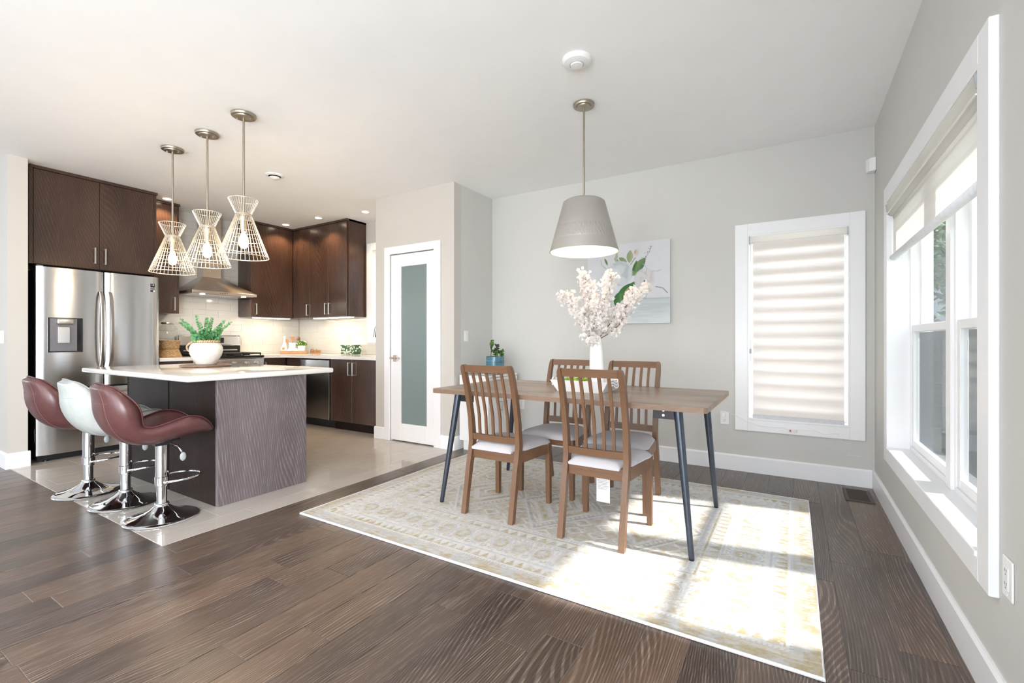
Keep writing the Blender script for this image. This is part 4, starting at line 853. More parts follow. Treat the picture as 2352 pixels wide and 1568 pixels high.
    lv = M().tube([(.05, .03, .470), (.12, .05, .462), (.155, .06, .425)], .005, 8).build('lever', chrome, s, 'all'); M().ball((.165, .063, .40), .022, .35, .8, 1.25, 12).build('lever_knob', plast, lv, 'all')
    return s
for (x, y, rz, lb, ml_) in ((-3.412, 1.338, -.10, 'dark red leather bar stool nearest the camera', (red, redp, stitch)), (-3.936, 1.33, -.07, 'pale grey leather bar stool between the two dark red ones', (greyl, greyp, stitchg)), (-4.446, 1.28, -.05, 'dark red leather bar stool nearest the refrigerator', (red, redp, stitch))):
    s_ = stool(lb, *ml_); s_.location = (x, y, .0006); s_.rotation_euler.z = rz
# ------------------------------------------------------------------ canvas painting on the back wall
cnx, cny = 260, 250; gx, gy = np.meshgrid(np.linspace(0, 1, cnx), np.linspace(1, 0, cny))   # gy: 0 top .. 1 bottom
cn = vnoise(cnx, cny, 14, 14, 11); cn2 = vnoise(cnx, cny, 7, 60, 12); cn3 = vnoise(cnx, cny, 60, 60, 13)
Cv = np.zeros((cny, cnx, 3))+np.array((.66, .67, .70)); Cv *= (.98+.04*cn)[..., None]
tb = np.clip((gy-.685+.01*(cn2-.5))/.012, 0, 1); Cv = Cv*(1-tb[..., None])+tb[..., None]*(np.array((.53, .57, .595))*(1+.16*(cn2-.35))[..., None]+np.clip(gy-.8, 0, 1)[..., None]*.6)
Cv = mixc(Cv, (.36, .42, .46), np.exp(-((gy-.69-.012*gx)/.004)**2)*(gx > .62)*.8)
def ell(cx, cy, a, b, th, soft=.02):
    X = (gx-cx)*math.cos(th)+(gy-cy)*math.sin(th); Y = -(gx-cx)*math.sin(th)+(gy-cy)*math.cos(th); r = np.sqrt((X/a)**2+(Y/b)**2); return np.clip((1-r)/(soft/min(a, b)), 0, 1), r, np.arctan2(Y, X)
def leafp(x0, y0, x1, y1, w, c1, c2):
    global Cv
    L2 = math.hypot(x1-x0, y1-y0); tx, ty = (x1-x0)/L2, (y1-y0)/L2; t = ((gx-x0)*tx+(gy-y0)*ty)/L2; d = -(gx-x0)*ty+(gy-y0)*tx; hw = w*np.sin(np.clip(t, 0, 1)*PI)**.7
    mk = ((t > 0) & (t < 1))*np.clip((hw-np.abs(d))/.004, 0, 1); Cv = mixc(Cv, c1, mk); Cv = mixc(Cv, c2, mk*np.clip(d/(w+1e-6)*.8+.4*(cn3-.3), 0, 1))
def strokep(pts, w, c):
    global Cv
    mk = np.zeros_like(gx)
    for (x0, y0), (x1, y1) in zip(pts, pts[1:]):
        L2 = max(1e-6, (x1-x0)**2+(y1-y0)**2); t = np.clip(((gx-x0)*(x1-x0)+(gy-y0)*(y1-y0))/L2, 0, 1); d = np.hypot(gx-x0-t*(x1-x0), gy-y0-t*(y1-y0)); mk = np.maximum(mk, np.clip((w-d)/.002+.5, 0, 1))
    Cv = mixc(Cv, c, mk)
mk, _, _ = ell(.44, .80, .14, .14, 0); Cv = mixc(Cv, (.56, .60, .60), mk*.5); strokep([(.30, .62), (.31, .86), (.40, .93), (.52, .92), (.57, .84), (.56, .64)], .004, (.40, .44, .42))
G1, G2, G3 = (.05, .16, .05), (.16, .27, .10), (.03, .12, .10)
for a in ((.37, .74, .50, .55), (.38, .66, .58, .50), (.44, .70, .60, .48), (.36, .78, .41, .60)): leafp(*a, .05, G1, G2)
leafp(.46, .72, .52, .55, .03, (.45, .30, .18), G2)
leafp(.56, .40, .72, .20, .055, G2, G3); leafp(.56, .42, .62, .22, .025, G1, G2); leafp(.50, .36, .66, .40, .03, G2, (.25, .34, .14))
leafp(.53, .25, .54, .09, .042, (.30, .36, .20), (.44, .47, .32)); leafp(.50, .24, .40, .17, .03, (.22, .28, .14), (.30, .36, .22)); leafp(.42, .25, .34, .17, .022, (.30, .34, .22), (.36, .4, .3)); leafp(.26, .26, .22, .16, .015, G2, G3); leafp(.36, .22, .38, .10, .02, (.42, .44, .34), (.34, .38, .28))
mk, r, an = ell(.41, .37, .165, .165, 0); Cv = mixc(Cv, (.60, .62, .64), mk); Cv = mixc(Cv, (.44, .50, .53), mk*np.clip(np.sin(r*9+an*2+cn*5)*.8, 0, 1)); Cv = mixc(Cv, (.40, .50, .52), mk*np.exp(-((gx-.50)/.02)**2)*np.exp(-((gy-.36)/.1)**2)*.8); mk2, _, _ = ell(.33, .42, .10, .13, .4); Cv = mixc(Cv, (.71, .72, .73), mk2*.7)
mk, r, an = ell(.71, .46, .13, .14, .2); Cv = mixc(Cv, (.64, .62, .62), mk); Cv = mixc(Cv, (.52, .50, .51), mk*np.clip(np.sin(r*8+an*3+cn*5)*.5, 0, 1))
mk, _, _ = ell(.72, .50, .028, .04, -.5); Cv = mixc(Cv, (.05, .02, .04), mk); mk, _, _ = ell(.745, .535, .012, .02, 0); Cv = mixc(Cv, (.42, .27, .18), mk)
mk, _, _ = ell(.615, .13, .035, .055, .2); Cv = mixc(Cv, (.62, .55, .46), mk); mk, _, _ = ell(.60, .115, .018, .035, .2); Cv = mixc(Cv, (.40, .26, .16), mk); strokep([(.60, .19), (.545, .27)], .004, (.20, .18, .14))
strokep([(.66, .27), (.72, .20), (.77, .13), (.79, .06)], .0022, (.12, .14, .14))
for i in range(16): t = i/15; xx = .66+.13*t+R.uniform(-.025, .025); yy = .27-.21*t+R.uniform(-.02, .02); mk, _, _ = ell(xx, yy, .006, .008, 0, .004); Cv = mixc(Cv, (.13, .15, .14), mk)
strokep([(.80, .37), (.86, .375), (.90, .36)], .003, (.35, .38, .38)); strokep([(.84, .56), (.92, .58), (.97, .64)], .005, (.22, .25, .24)); strokep([(.24, .30), (.18, .24), (.17, .18)], .003, (.3, .33, .33)); strokep([(.69, .27), (.74, .33), (.72, .40)], .003, (.40, .42, .42)); strokep([(.68, .66), (.72, .70), (.74, .64)], .003, (.30, .34, .36))
X0, X1, Z0, Z1, YF = -1.774, -.970, 1.282, 2.056, 4.375
pc = E('canvas_print', ((X0+X1)/2, YB, (Z0+Z1)/2), 'square canvas print of white flowers and green leaves on the back wall', 'picture')
colgrid('printed_face', cnx, cny, lambda i, j: (X0+(X1-X0)*i/(cnx-1), YF-.0008, Z0+(Z1-Z0)*j/(cny-1)), Cv, attrmat('canvas_paint', .7, .1, 500), pc)
B(X0, YF, Z0, X1, YB-.002, Z1, .003).build('stretcher', pm('canvas_edge', (.72, .72, .74), .8), pc)
# ------------------------------------------------------------------ white cabinet and blue plant pot
sb = E('side_cabinet', (-2.76, 4.04, 0), 'small white two-door cabinet in the corner behind the table', 'cabinet')
wm = pm('white_melamine', (.80, .80, .80), .35, var=.01)
sx0, sx1, sy0, sy1, sz = -2.93, -2.575, 3.765, 4.33, .765
B(sx0, sy0, .10, sx1-.018, sy1, sz-.02, .002).build('body', wm, sb); B(sx0, sy0-.004, sz-.02, sx1+.004, sy1+.004, sz+.0, .003).build('top', wm, sb)
ym = (sy0+sy1)/2-.02
for a, b, hy in ((sy0, ym, ym-.045), (ym, sy1, ym+.045)):
    d = B(sx1-.017, a+.002, .105, sx1, b-.002, sz-.024, .002).build('door', wm, sb); bar_handle(sx1, hy, .40, .50, d, (1, 0), nickel)
B(sx0+.03, sy0+.03, 0, sx1-.03, sy1-.02, .10).build('plinth', wm, sb)
wt = E('glass_shelf_tray', (-2.75, 4.02, sz), 'clear shallow tray on the white corner cabinet', 'tray'); M().box(-2.88, 3.85, sz, -2.62, 4.22, sz+.006, .002).build('plate', clearg, wt); M().tube([(-2.88, 3.85, sz+.012), (-2.62, 3.85, sz+.012), (-2.62, 4.22, sz+.012), (-2.88, 4.22, sz+.012)], .004, 6, True).build('rim', nickel, wt, 'all')
bluem = pm('blue_glaze', (.075, .19, .26), .18, var=.35, scale=9, stretch=(.6, .6, 14), bump=.25, coat=.4)
px_, py_, pz_ = -2.70, 4.08, sz+.018
pt = E('plant_pot', (px_, py_, pz_), 'blue glazed pot on the white cabinet', 'pot')
M().lathe([(0, 0), (.092, 0), (.098, .012), (.100, .018), (.095, .02), (.097, .165), (.090, .169), (.086, .145), (0, .158)], (px_, py_, pz_-.001), 40, cap=False).build('body', bluem, pt, 40)
soil = pm('soil', (.05, .035, .025), .95, bump=.8); M().cyl((px_, py_, pz_+.142), (px_, py_, pz_+.150), .086, n=24).build('soil', soil, pt)
def leafmat(n, c, v=.25): return pm(n, c, .55, var=v, scale=30, bump=.05)
jade = leafmat('jade_leaf', (.10, .21, .05)); jaded = leafmat('jade_leaf_dark', (.045, .07, .035)); twig = pm('twig', (.13, .09, .06), .8)
def leaf(m, p, d, L_, w, up=None, cup=.15):
    up = up or Vector((R.uniform(-1, 1), R.uniform(-1, 1), R.uniform(-.6, 1))); d = d.normalized(); s = d.cross(up); s = s.normalized() if s.length > 1e-3 else Vector((1, 0, 0)); nn_ = s.cross(d); p = Vector(p)
    a = m.b.verts.new(p); o = [m.b.verts.new(p+d*L_*u_+s*w*v_+nn_*w*cup*abs(v_)*2) for u_, v_ in ((.28, .40), (.62, .48), (.90, .26), (1., 0), (.90, -.26), (.62, -.48), (.28, -.40))]; m.b.faces.new((a, o[0], o[1], o[2], o[3])); m.b.faces.new((a, o[3], o[4], o[5], o[6]))
jp = E('jade_plant', (px_, py_, pz_+.148), 'small jade plant with round leaves in the blue pot', 'plant')
for (dx, dy, hh, mt) in ((-.045, -.03, .19, jade), (.0, .01, .10, jaded), (.03, -.01, .14, jaded), (.045, .02, .09, jade), (.01, -.03, .07, jade), (.06, -.02, .05, jade)):
    b0 = Vector((px_, py_, pz_+.148))+RTv*dx+FW*dy; tipp = b0+UP*hh+RTv*R.uniform(-.01, .035); pts = [b0.lerp(tipp, t) for t in (0, .5, 1)]; s1 = M().tube(pts, .003, 6).build('stem', twig, jp); m = M()
    for i in range(int(14+hh*230)):
        t = .35+.65*R.random(); q = b0.lerp(tipp, t); a = R.uniform(0, 2*PI); leaf(m, q, Vector((math.cos(a), math.sin(a), R.uniform(0, .8))), R.uniform(.020, .032), .020)
    lf = m.build('leaves', mt, s1); lf['kind'] = 'stuff'
# ------------------------------------------------------------------ island pot with eucalyptus
ix, iy, iz = -4.36, 2.04, .895
boardm = wood('round_board_wood', (.10, .045, .025), (.20, .10, .055), (.5, .36, .25), 'X', .35, 2, .6)
bd = E('round_board', (ix+.03, iy-.01, iz), 'round wooden board under the white pot on the island', 'board')
M().lathe([(0, iz+.001), (.182, iz+.001), (.19, iz+.006), (.188, iz+.016), (.18, iz+.018), (0, iz+.018)], (ix+.02, iy-.01, 0), 44, cap=False).build('board', boardm, bd, 40)
potw = pm('carved_ceramic', (.76, .73, .69), .4, var=.06, scale=24, bump=1.0); [setattr(n_.inputs['Distance'], 'default_value', .008) for n_ in potw.node_tree.nodes if n_.type == 'BUMP']
pw = E('ceramic_pot', (ix, iy, iz+.019), 'white carved ceramic pot with rope handle on the island', 'pot')
M().lathe([(0, 0), (.076, 0), (.078, .008), (.092, .032), (.116, .080), (.125, .118), (.122, .150), (.106, .178), (.090, .190), (.085, .185), (.083, .16), (0, .15)], (ix, iy, iz+.019), 48, cap=False).build('body', potw, pw, 'all')
ropem = pm('rope', (.52, .38, .23), .85, var=.3, scale=120, bump=.8)
m = M(); n = 120; m.tube([((.092+.006*math.cos(i/n*2*PI*34))*math.cos(2*PI*i/n)+ix, (.092+.006*math.cos(i/n*2*PI*34))*math.sin(2*PI*i/n)+iy, iz+.019+.199+.006*math.sin(i/n*2*PI*34)) for i in range(n)], .009, 6, True); m.build('rope_rim', ropem, pw, 'all')
hl = Vector((ix, iy, iz+.019))-RTv*.085; hpts = []
for i in range(40):
    t = i/39; q = hl+UP*(.20-.10*t)-RTv*(.05*math.sin(PI*t)+.02*t)-FW*(.03); hpts.append(q+Vector((.004*math.cos(i*1.7), 0, .004*math.sin(i*1.7))))
M().tube(hpts, .009, 6).build('rope_handle', ropem, pw, 'all')
m = M()
for k in range(14): a0_ = hpts[-1]+Vector((R.uniform(-.01, .01), R.uniform(-.01, .01), 0)); m.tube([a0_, a0_-UP*.05+RTv*(.015+R.uniform(-.012, .016)), a0_-UP*.095+RTv*(.04+R.uniform(-.02, .03))], .0035, 5)
m.build('tassel', ropem, pw, 'all'); M().cyl(tuple(hpts[-1]-UP*.012), tuple(hpts[-1]+UP*.010), .018, n=12).build('knot', ropem, pw, 'all')
euc = leafmat('eucalyptus_leaf', (.115, .33, .14), .35); eust = pm('eucalyptus_stem', (.26, .20, .13), .7)
ep = E('eucalyptus_sprigs', (ix, iy, iz+.2), 'green eucalyptus sprigs standing in the white pot', 'plant')
PXI = 4.17/1060.02; b00 = Vector((ix, iy, iz+.019+.19))
tips = [(415, 735), (428, 726), (463, 719), (476, 724), (481, 740), (495, 724), (503, 729), (522, 733), (512, 745), (455, 750), (440, 752), (488, 750), (470, 755), (500, 752)]
for i, (tx_, ty_) in enumerate(tips):
    dep = R.uniform(-.10, .10); base = b00+RTv*((tx_-474)*PXI*.25)+FW*dep*.3; tip = b00+RTv*((tx_-474)*PXI)+UP*((779-ty_)*PXI)+FW*dep; mid = base.lerp(tip, .5)+UP*.01-RTv*((tx_-474)*PXI*.08)
    pts = [base.lerp(mid, t/5) if t <= 5 else mid.lerp(tip, (t-5)/5) for t in range(11)]; st_ = M().tube(pts, .0018, 5).build('stem', eust, ep); m = M(); nl = 17
    for j in range(nl):
        t = .12+.88*j/nl; q = pts[min(10, int(t*10))].lerp(pts[min(10, int(t*10)+1)], t*10-int(t*10)); sz_ = .034*(1.1-.6*t)
        for sd_ in (0, PI): a = j*1.6+sd_; d = Vector((math.cos(a), math.sin(a), .35)); leaf(m, q, d, sz_, sz_*.95, cup=.05)
    lf = m.build('leaves', euc, st_); lf['kind'] = 'stuff'
m = M()
for j in range(240): a = R.uniform(0, 2*PI); r = R.uniform(0, .09); q = b00+Vector((r*math.cos(a), r*math.sin(a), R.uniform(0, .06))); leaf(m, q, Vector((math.cos(a), math.sin(a), R.uniform(.1, 1.2))), R.uniform(.025, .04), .03, cup=.05)
lf = m.build('leaves', euc, ep); lf['kind'] = 'stuff'
# ------------------------------------------------------------------ drink dispenser on woven basket stand
wick = pm('woven_seagrass', (.42, .27, .13), .85, var=.5, scale=55, bump=1.0, stretch=(1, 1, 2.6))
dx_, dy_, dz_ = -6.22, 2.50, .9255
db = E('basket_stand', (dx_, dy_, dz_), 'woven seagrass stand under the glass dispenser by the refrigerator', 'basket')
def wov(prof, name, parent, cx, cy, z0):
    m = M(); nn = 48; rings = []
    for k, (r, z) in enumerate(prof): rings.append([m.b.verts.new((cx+(r+.0035*(1 if (i+k) % 2 else -1))*math.cos(2*PI*i/nn), cy+(r+.0035*(1 if (i+k) % 2 else -1))*math.sin(2*PI*i/nn), z0+z)) for i in range(nn)])
    for a, b in zip(rings, rings[1:]):
        for i in range(nn): m.b.faces.new((a[i], a[(i+1) % nn], b[(i+1) % nn], b[i]))
    m.b.faces.new(rings[0][::-1]); m.b.faces.new(rings[-1]); return m.build(name, wick, parent, 'all')
wov([(.135-.035*i/7, .095*i/7) for i in range(8)], 'stand', db, dx_, dy_, dz_)
dd = E('drink_dispenser', (dx_, dy_, dz_+.096), 'clear glass drink dispenser with woven sleeve beside the refrigerator', 'dispenser')
wov([(.105+.012*i/7, .10*i/7) for i in range(8)], 'sleeve', dd, dx_, dy_, dz_+.097)
M().lathe([(.092, .10), (.096, .105), (.097, .20), (.094, .235), (.075, .26), (.056, .272), (.055, .285)], (dx_, dy_, dz_+.097), 36, cap=False).build('glass_body', clearg, dd, 'all')
M().lathe([(0, .285), (.062, .285), (.066, .292), (.064, .305), (0, .308)], (dx_, dy_, dz_+.097), 36, cap=False).build('lid', nickel, dd, 40)
tp = Vector((dx_, dy_, dz_+.15))-FW*.118; M().cyl(tuple(tp+FW*.01), tuple(tp-FW*.03), .008, n=10).cyl(tuple(tp-FW*.028+UP*.022), tuple(tp-FW*.028-UP*.022), .008, n=10).ball(tuple(tp-FW*.028+UP*.026), .010, n=8).build('tap', nickel, dd, 40)
# ------------------------------------------------------------------ corner tray group
ck = Vector((-6.235, 4.10, .9255)); AX = Vector((.549, .836, 0)); BX = Vector((-.836, .549, 0)); rz45 = math.atan2(.836, .549)
def onck(a, b, z=0): return ck+AX*a+BX*b+UP*z
trayw = wood('acacia_tray_wood', (.42, .22, .10), (.56, .33, .16), (.30, .14, .06), 'X', .5, 2, .35)
def bx_rot(m, a0, b0, z0, a1, b1, z1): m.prism([onck(a0, b0, z0), onck(a1, b0, z0), onck(a1, b1, z0), onck(a0, b1, z0)], (0, 0, z1-z0)); return m
wt_ = E('wooden_tray', tuple(ck), 'live-edge wooden tray in the kitchen corner', 'tray'); m = M(); bx_rot(m, -.185, -.06, 0, .185, .06, .04); bmesh.ops.bevel(m.b, geom=list(m.b.edges), offset=.006, segments=2, affect='EDGES'); m.build('board', trayw, wt_)
spm = wood('spatula_wood', (.36, .15, .05), (.50, .23, .08), (.28, .10, .03), 'Z', .5, 2, .5)
uh = E('utensil_crock', tuple(onck(0, 0, .041)), 'white utensil crock on the wooden tray', 'crock'); M().lathe([(0, 0), (.040, 0), (.047, .01), (.050, .11), (.046, .115), (.043, .10), (0, .02)], tuple(onck(-.02, 0, .041)), 28, cap=False).build('body', ceram, uh, 40)
for i, (a, tilt, hh, kind, lb) in enumerate(((-.045, -.055, .10, 'flat', 'wide wooden spatula leaning left in the crock'), (-.015, .0, .13, 'slot', 'slotted wooden turner in the middle of the crock'), (.02, .06, .13, 'spoon', 'dark wooden spoon leaning right in the crock'))):
    b0 = onck(-.02+a*.25, 0, .06); t0 = onck(-.02+a*.25+tilt, 0, .06+hh); o_ = E('wooden_utensil', tuple(b0), lb, 'utensil', 'wooden utensils in the crock'); M().tube([b0, t0], .005, 8).build('grip', spm, o_); dv = (t0-b0).normalized()
    if kind == 'spoon': M().ball(tuple(t0+dv*.03), .028, .9, .9, 1.2, 12).build('bowl', boardm, o_, 'all')
    else:
        m = M(); pr = [t0-AX*.012, t0+AX*.012, t0+dv*.055+AX*.032, t0+dv*.06-AX*.03]; m.prism(pr, BX*.006)
        m.build('blade', spm, o_)
wp = E('white_bottle', tuple(onck(-.13, 0, .041)), 'white bottle with round woven emblem at the left of the tray', 'bottle'); M().lathe([(0, 0), (.035, 0), (.036, .05), (.024, .10), (.014, .13), (.014, .19), (.018, .195), (.018, .21), (0, .212)], tuple(onck(-.125, .005, .041)), 24, cap=False).build('body', ceram, wp, 40)
M().cyl(tuple(onck(-.14, -.04, .075)), tuple(onck(-.14, -.052, .075)), .032, n=24).build('emblem_ring', ceram, wp, 40); M().cyl(tuple(onck(-.14, -.0525, .075)), tuple(onck(-.14, -.055, .075)), .020, n=20).build('emblem', wick, wp)
for i, a in enumerate((-.065, .03)): fn = E('funnel', tuple(onck(a, -.045, .041)), 'small white cone %s on the wooden tray' % ('beside the round emblem' if i == 0 else 'in front of the planter'), 'ornament', 'white cones on the tray'); M().lathe([(0, 0), (.034, 0), (.034, .006), (.012, .032), (.006, .04), (0, .041)], tuple(onck(a, -.052, .0405)), 20, cap=False).build('cone', ceram, fn, 40)
pb = E('planter', tuple(onck(.10, 0, .041)), 'square white planter at the right of the tray', 'planter'); m = M(); m.prism([onck(.055, -.04, .041), onck(.14, -.04, .041), onck(.14, .04, .041), onck(.055, .04, .041)], (0, 0, .075)); 
for v in m.b.verts:
    if v.co.z > 1.0: v.co += (v.co-onck(.0975, 0, .116))*.18
m.build('body', ceram, pb)
fpl = E('flowering_plant', tuple(onck(.0975, 0, .12)), 'bushy green plant with tiny white blooms in the square planter', 'plant'); m = M(); m2 = M()
for j in range(420):
    a = R.uniform(0, 2*PI); ph = R.uniform(0, PI/2); d = Vector((math.cos(a)*math.cos(ph), math.sin(a)*math.cos(ph), math.sin(ph)*.9)); leaf(m, onck(.0975, 0, .115)+d*R.uniform(.02, .068), d+Vector((0, 0, .4)), .026, .012)
for j in range(46): a = R.uniform(0, 2*PI); ph = R.uniform(.1, PI/2); d = Vector((math.cos(a)*math.cos(ph), math.sin(a)*math.cos(ph), math.sin(ph)*.9)); m2.ball(tuple(onck(.0975, 0, .12)+d*.082), .006, n=6)
lf = m.build('foliage', leafmat('bright_leaf', (.17, .34, .035), .4), fpl); lf['kind'] = 'stuff'; lf = m2.build('blooms', ceram, fpl, 'all'); lf['kind'] = 'stuff'
sg = E('wooden_word_sign', (-5.985, 4.27, .9256), 'cut-out wooden script word sign on the counter right of the tray', 'sign')
t_ = text('lettering', 'Kitchen', .078, (-5.985, 4.27, .9625), (PI/2, 0, 0), spm, sg, ext=.004, shear=.35, bev=.0006)
lo_b = onck(.18, -.045, .0015); m = M(); m.box(-6.09, 4.262, .9256, -5.88, 4.278, .934); m.build('foot_strip', spm, sg)
# tin by the sink
tinm, nt, b = newmat('green_flower_print'); L = nt.links; tcx = N(nt, 'ShaderNodeTexCoord'); vo = N(nt, 'ShaderNodeTexVoronoi', Scale=38); L.new(tcx.outputs['Object'], vo.inputs['Vector']); rr_ = ramp(nt, [(.0, (.75, .72, .55)), (.42, (.80, .80, .74)), (.52, (.04, .14, .06)), (1, (.03, .10, .05))]); L.new(vo.outputs['Distance'], rr_.inputs['Fac']); L.new(rr_.outputs[0], b.inputs['Base Color']); b.inputs['Roughness'].default_value = .4
tn = E('storage_tin', (-5.045, 4.15, .9255), 'green tin with white flower print on the kitchen counter', 'tin')
M().box(-5.18, 4.08, .934, -4.93, 4.22, 1.045, .006, 2).build('body', tinm, tn); B(-5.182, 4.078, 1.046, -4.928, 4.222, 1.058, .003).build('lid', tinm, tn)
tt = tag(B(-5.25, 4.03, .9252, -4.83, 4.25, .933, .003).build('dish_mat', clearg), 'thin clear mat under the green tin', 'mat')
fa = E('sink_faucet', (-4.42, 4.2, .9255), 'dark pull-down faucet half hidden behind the pantry wall', 'faucet')
M().cyl((-4.42, 4.22, .9255), (-4.42, 4.22, .96), .028, n=20).build('base', steeld, fa, 40)
M().tube([(-4.42, 4.22, .95), (-4.42, 4.22, 1.25), (-4.435, 4.19, 1.33), (-4.47, 4.14, 1.35), (-4.50, 4.10, 1.33), (-4.515, 4.09, 1.27)], .012, 10).build('spout', steeld, fa, 'all'); M().cyl((-4.515, 4.09, 1.28), (-4.53, 4.08, 1.16), .016, .018, n=14).build('spray_head', steeld, fa, 40)
M().cyl((-4.39, 4.22, 1.0), (-4.34, 4.22, 1.03), .006, n=8).build('lever', steeld, fa, 40)
# ------------------------------------------------------------------ banded blinds
beige = fabric('blind_fabric', (.91, .88, .855), .47); beigel = fabric('blind_fabric_light', (.92, .90, .87), .5); sheer = fabric('blind_sheer', (.94, .91, .89), .5, alpha=.06)
b2 = E('zebra_blind', (.018, 4.40, 2.0), 'closed cream banded blind in the back wall window', 'blind')
M().box(-.322, 4.385, 1.945, .357, 4.44, 2.0, .008, 3).build('cassette', beigel, b2); B(-.324, 4.383, 1.935, -.3195, 4.442, 2.002).build('end_cap', plast, b2); B(.3545, 4.383, 1.935, .359, 4.442, 2.002).build('end_cap', plast, b2)
zt, zb = 1.945, .495; z = zt; i = 0
ptc = .104
while z > zb+.001:
    za = max(zb, z-.062); B(-.295, 4.4005, za, .335, 4.4015, z).build('fabric_band', beige, b2)
    z2 = max(zb, za-.042)
    if za-z2 > .002: B(-.295, 4.4008, z2, .335, 4.4012, za).build('sheer_band', sheer, b2)
    z = z2
z = zt; i = 0
while z > zb+.001:
    k_ = (zt-z)/(zt-zb); off = .012+.030*k_; za = max(zb, z-.062); B(-.295, 4.4185, max(zb, za-off), .335, 4.4195, min(zt, z-off)).build('rear_band', beige, b2)
    z -= .104
M().box(-.297, 4.395, .462, .337, 4.425, .496, .006, 2).build('bottom_rail', pm('blind_rail', (.62, .63, .66), .4), b2)
M().cyl((-.312, 4.392, .95), (-.312, 4.392, 1.93), .0012, n=6).box(-.321, 4.388, 1.01, -.305, 4.397, 1.05, .002).build('cord_tensioner', clearg if False else plast, b2)
b1 = E('zebra_blind', (.53, 2.87, 1.98), 'half-raised cream banded blind at the top of the large window', 'blind')
m = M(); prc = [(-.034, -.012), (-.030, -.05), (-.015, -.078), (.01, -.090), (.034, -.088), (.040, -.05), (.036, 0), (-.02, 0)]
m.prism([(.528+x, WY0+.016, 1.985+z) for x, z in prc], (0, WY1-WY0-.032, 0)); m.build('cassette', beigel, b1, 40)
for y in (WY0+.0125, WY1-.0160): m = M(); m.prism([(.528+x*1.04, y, 1.985+z*1.03) for x, z in prc], (0, .0032, 0)); m.build('end_cap', plast, b1)
M().tube([(.500, WY0+.02, 1.913), (.500, WY1-.02, 1.913)], .0035, 6).build('piping', whitep, b1)
M().cyl((.548, WY0+.03, 1.888), (.548, WY1-.03, 1.888), .021, n=20).build('roller', beige, b1, 'all')
for (za, zb_, mt) in ((1.80, 1.875, beigel), (1.74, 1.80, beige), (1.70, 1.74, beigel), (1.655, 1.70, beige)): B(.5315, WY0+.018, za, .5322, WY1-.018, zb_).build('fabric_band', mt, b1)
M().cyl((.533, WY0+.016, 1.640), (.533, WY1-.016, 1.640), .019, n=20).build('bottom_rail', pm('blind_rail_white', (.78, .79, .82), .4), b1, 'all')
# ------------------------------------------------------------------ switches, outlets, sensor, vent, cord
def plate_y(name, x, z, Y, lb, gangs=1, cat='switch', kind='switch'):
    p = E(name, (x, Y, z), lb, cat); w = .035+.023*(gangs-1)*2*.5
    B(x-w, Y-.006, z-.057, x+w, Y-.0005, z+.057, .003, 2).build('plate', whitep, p)
    for g in range(gangs):
        gx_ = x+(g-(gangs-1)/2)*.046
        B(gx_-.016, Y-.009, z-.033, gx_+.016, Y-.006, z+.033, .0015).build('rocker' if kind == 'switch' else 'socket_face', whitep, p)
        if kind != 'switch':
            for dz in (-.019, .019):
                for dx in (-.006, .006): B(gx_+dx-.001, Y-.0095, z+dz-.001, gx_+dx+.001, Y-.0088, z+dz+.008).build('slot', dispm, p)
                M().cyl((gx_, Y-.0095, z+dz-.008), (gx_, Y-.0088, z+dz-.008), .0024, n=8).build('slot', dispm, p)
    return p
def plate_x(name, y, z, X, s, lb, cat='switch', kind='switch'):
    p = E(name, (X, y, z), lb, cat); a, b = sorted((X+s*.0005, X+s*.006)); B(a, y-.035, z-.057, b, y+.035, z+.057, .003, 2).build('plate', whitep, p); a, b = sorted((X+s*.006, X+s*.009))
    B(a, y-.016, z-.033, b, y+.016, z+.033, .0015).build('rocker' if kind == 'switch' else 'socket_face', whitep, p)
    if kind != 'switch':
        a, b = sorted((X+s*.0088, X+s*.0096))
        for dz in (-.019, .019):
            for dy in (-.006, .006): B(a, y+dy-.001, z+dz-.001, b, y+dy+.001, z+dz+.008).build('slot', dispm, p)
            M().cyl((a, y, z+dz-.008), (b, y, z+dz-.008), .0024, n=8).build('slot', dispm, p)
        for dz in (-.047, .047): M().cyl((X+s*.005, y, z+dz), (X+s*.0068, y, z+dz), .003, n=8).build('screw', whitep, p)
    return p
plate_x('light_switch', 3.913, 1.165, XL, 1, 'white rocker switch on the wall end right of the pantry door')
plate_y('light_switch', -5.515, 1.15, YB-.018, 'triple white switch on the kitchen splashback', 3)
plate_y('light_switch', -5.99, 1.15, 1.14, 'white double switch on the wall beside the refrigerator', 2)
plate_y('wall_outlet', -2.565, .42, YB, 'white wall socket behind the walnut chair by the corner cabinet', 1, 'socket', 'outlet')
plate_y('wall_outlet', -.515, .445, YB, 'white wall socket left of the blind window with a charger', 1, 'socket', 'outlet')
plate_x('wall_outlet', 1.855, .446, XR, -1, 'white wall socket beside the large window casing', 'socket', 'outlet')
chg = E('charger_plug', (-.520, YB-.02, .47), 'white charger plugged into the wall socket by the blind window', 'charger'); M().box(-.535, YB-.040, .457, -.507, YB-.0095, .497, .004, 2).build('body', whitep, chg)
cord = [(-.52, .503), (-.500, .505), (-.431, .479), (-.338, .431), (-.243, .403), (-.132, .400), (-.07, .406), (-.024, .382)]
M().tube([(x, YB-.026 if x > -.49 else YB-.03, z) for x, z in cord], .0018, 6).build('cable', whitep, chg)
cord2 = [(.027, .398), (.08, .396), (.145, .406), (.205, .375), (.25, .388), (.295, .395), (.322, .34), (.35, .269), (.36, .235), (.444, .231), (.47, .195), (.503, .160)]
cb = tag(M().tube([(x, YB-.0235 if z > .34 else YB-.006, z) for x, z in cord2], .0016, 6).build('sensor_cable', whitep), 'thin white cable pinned along the blind window casing to the corner', 'cable')
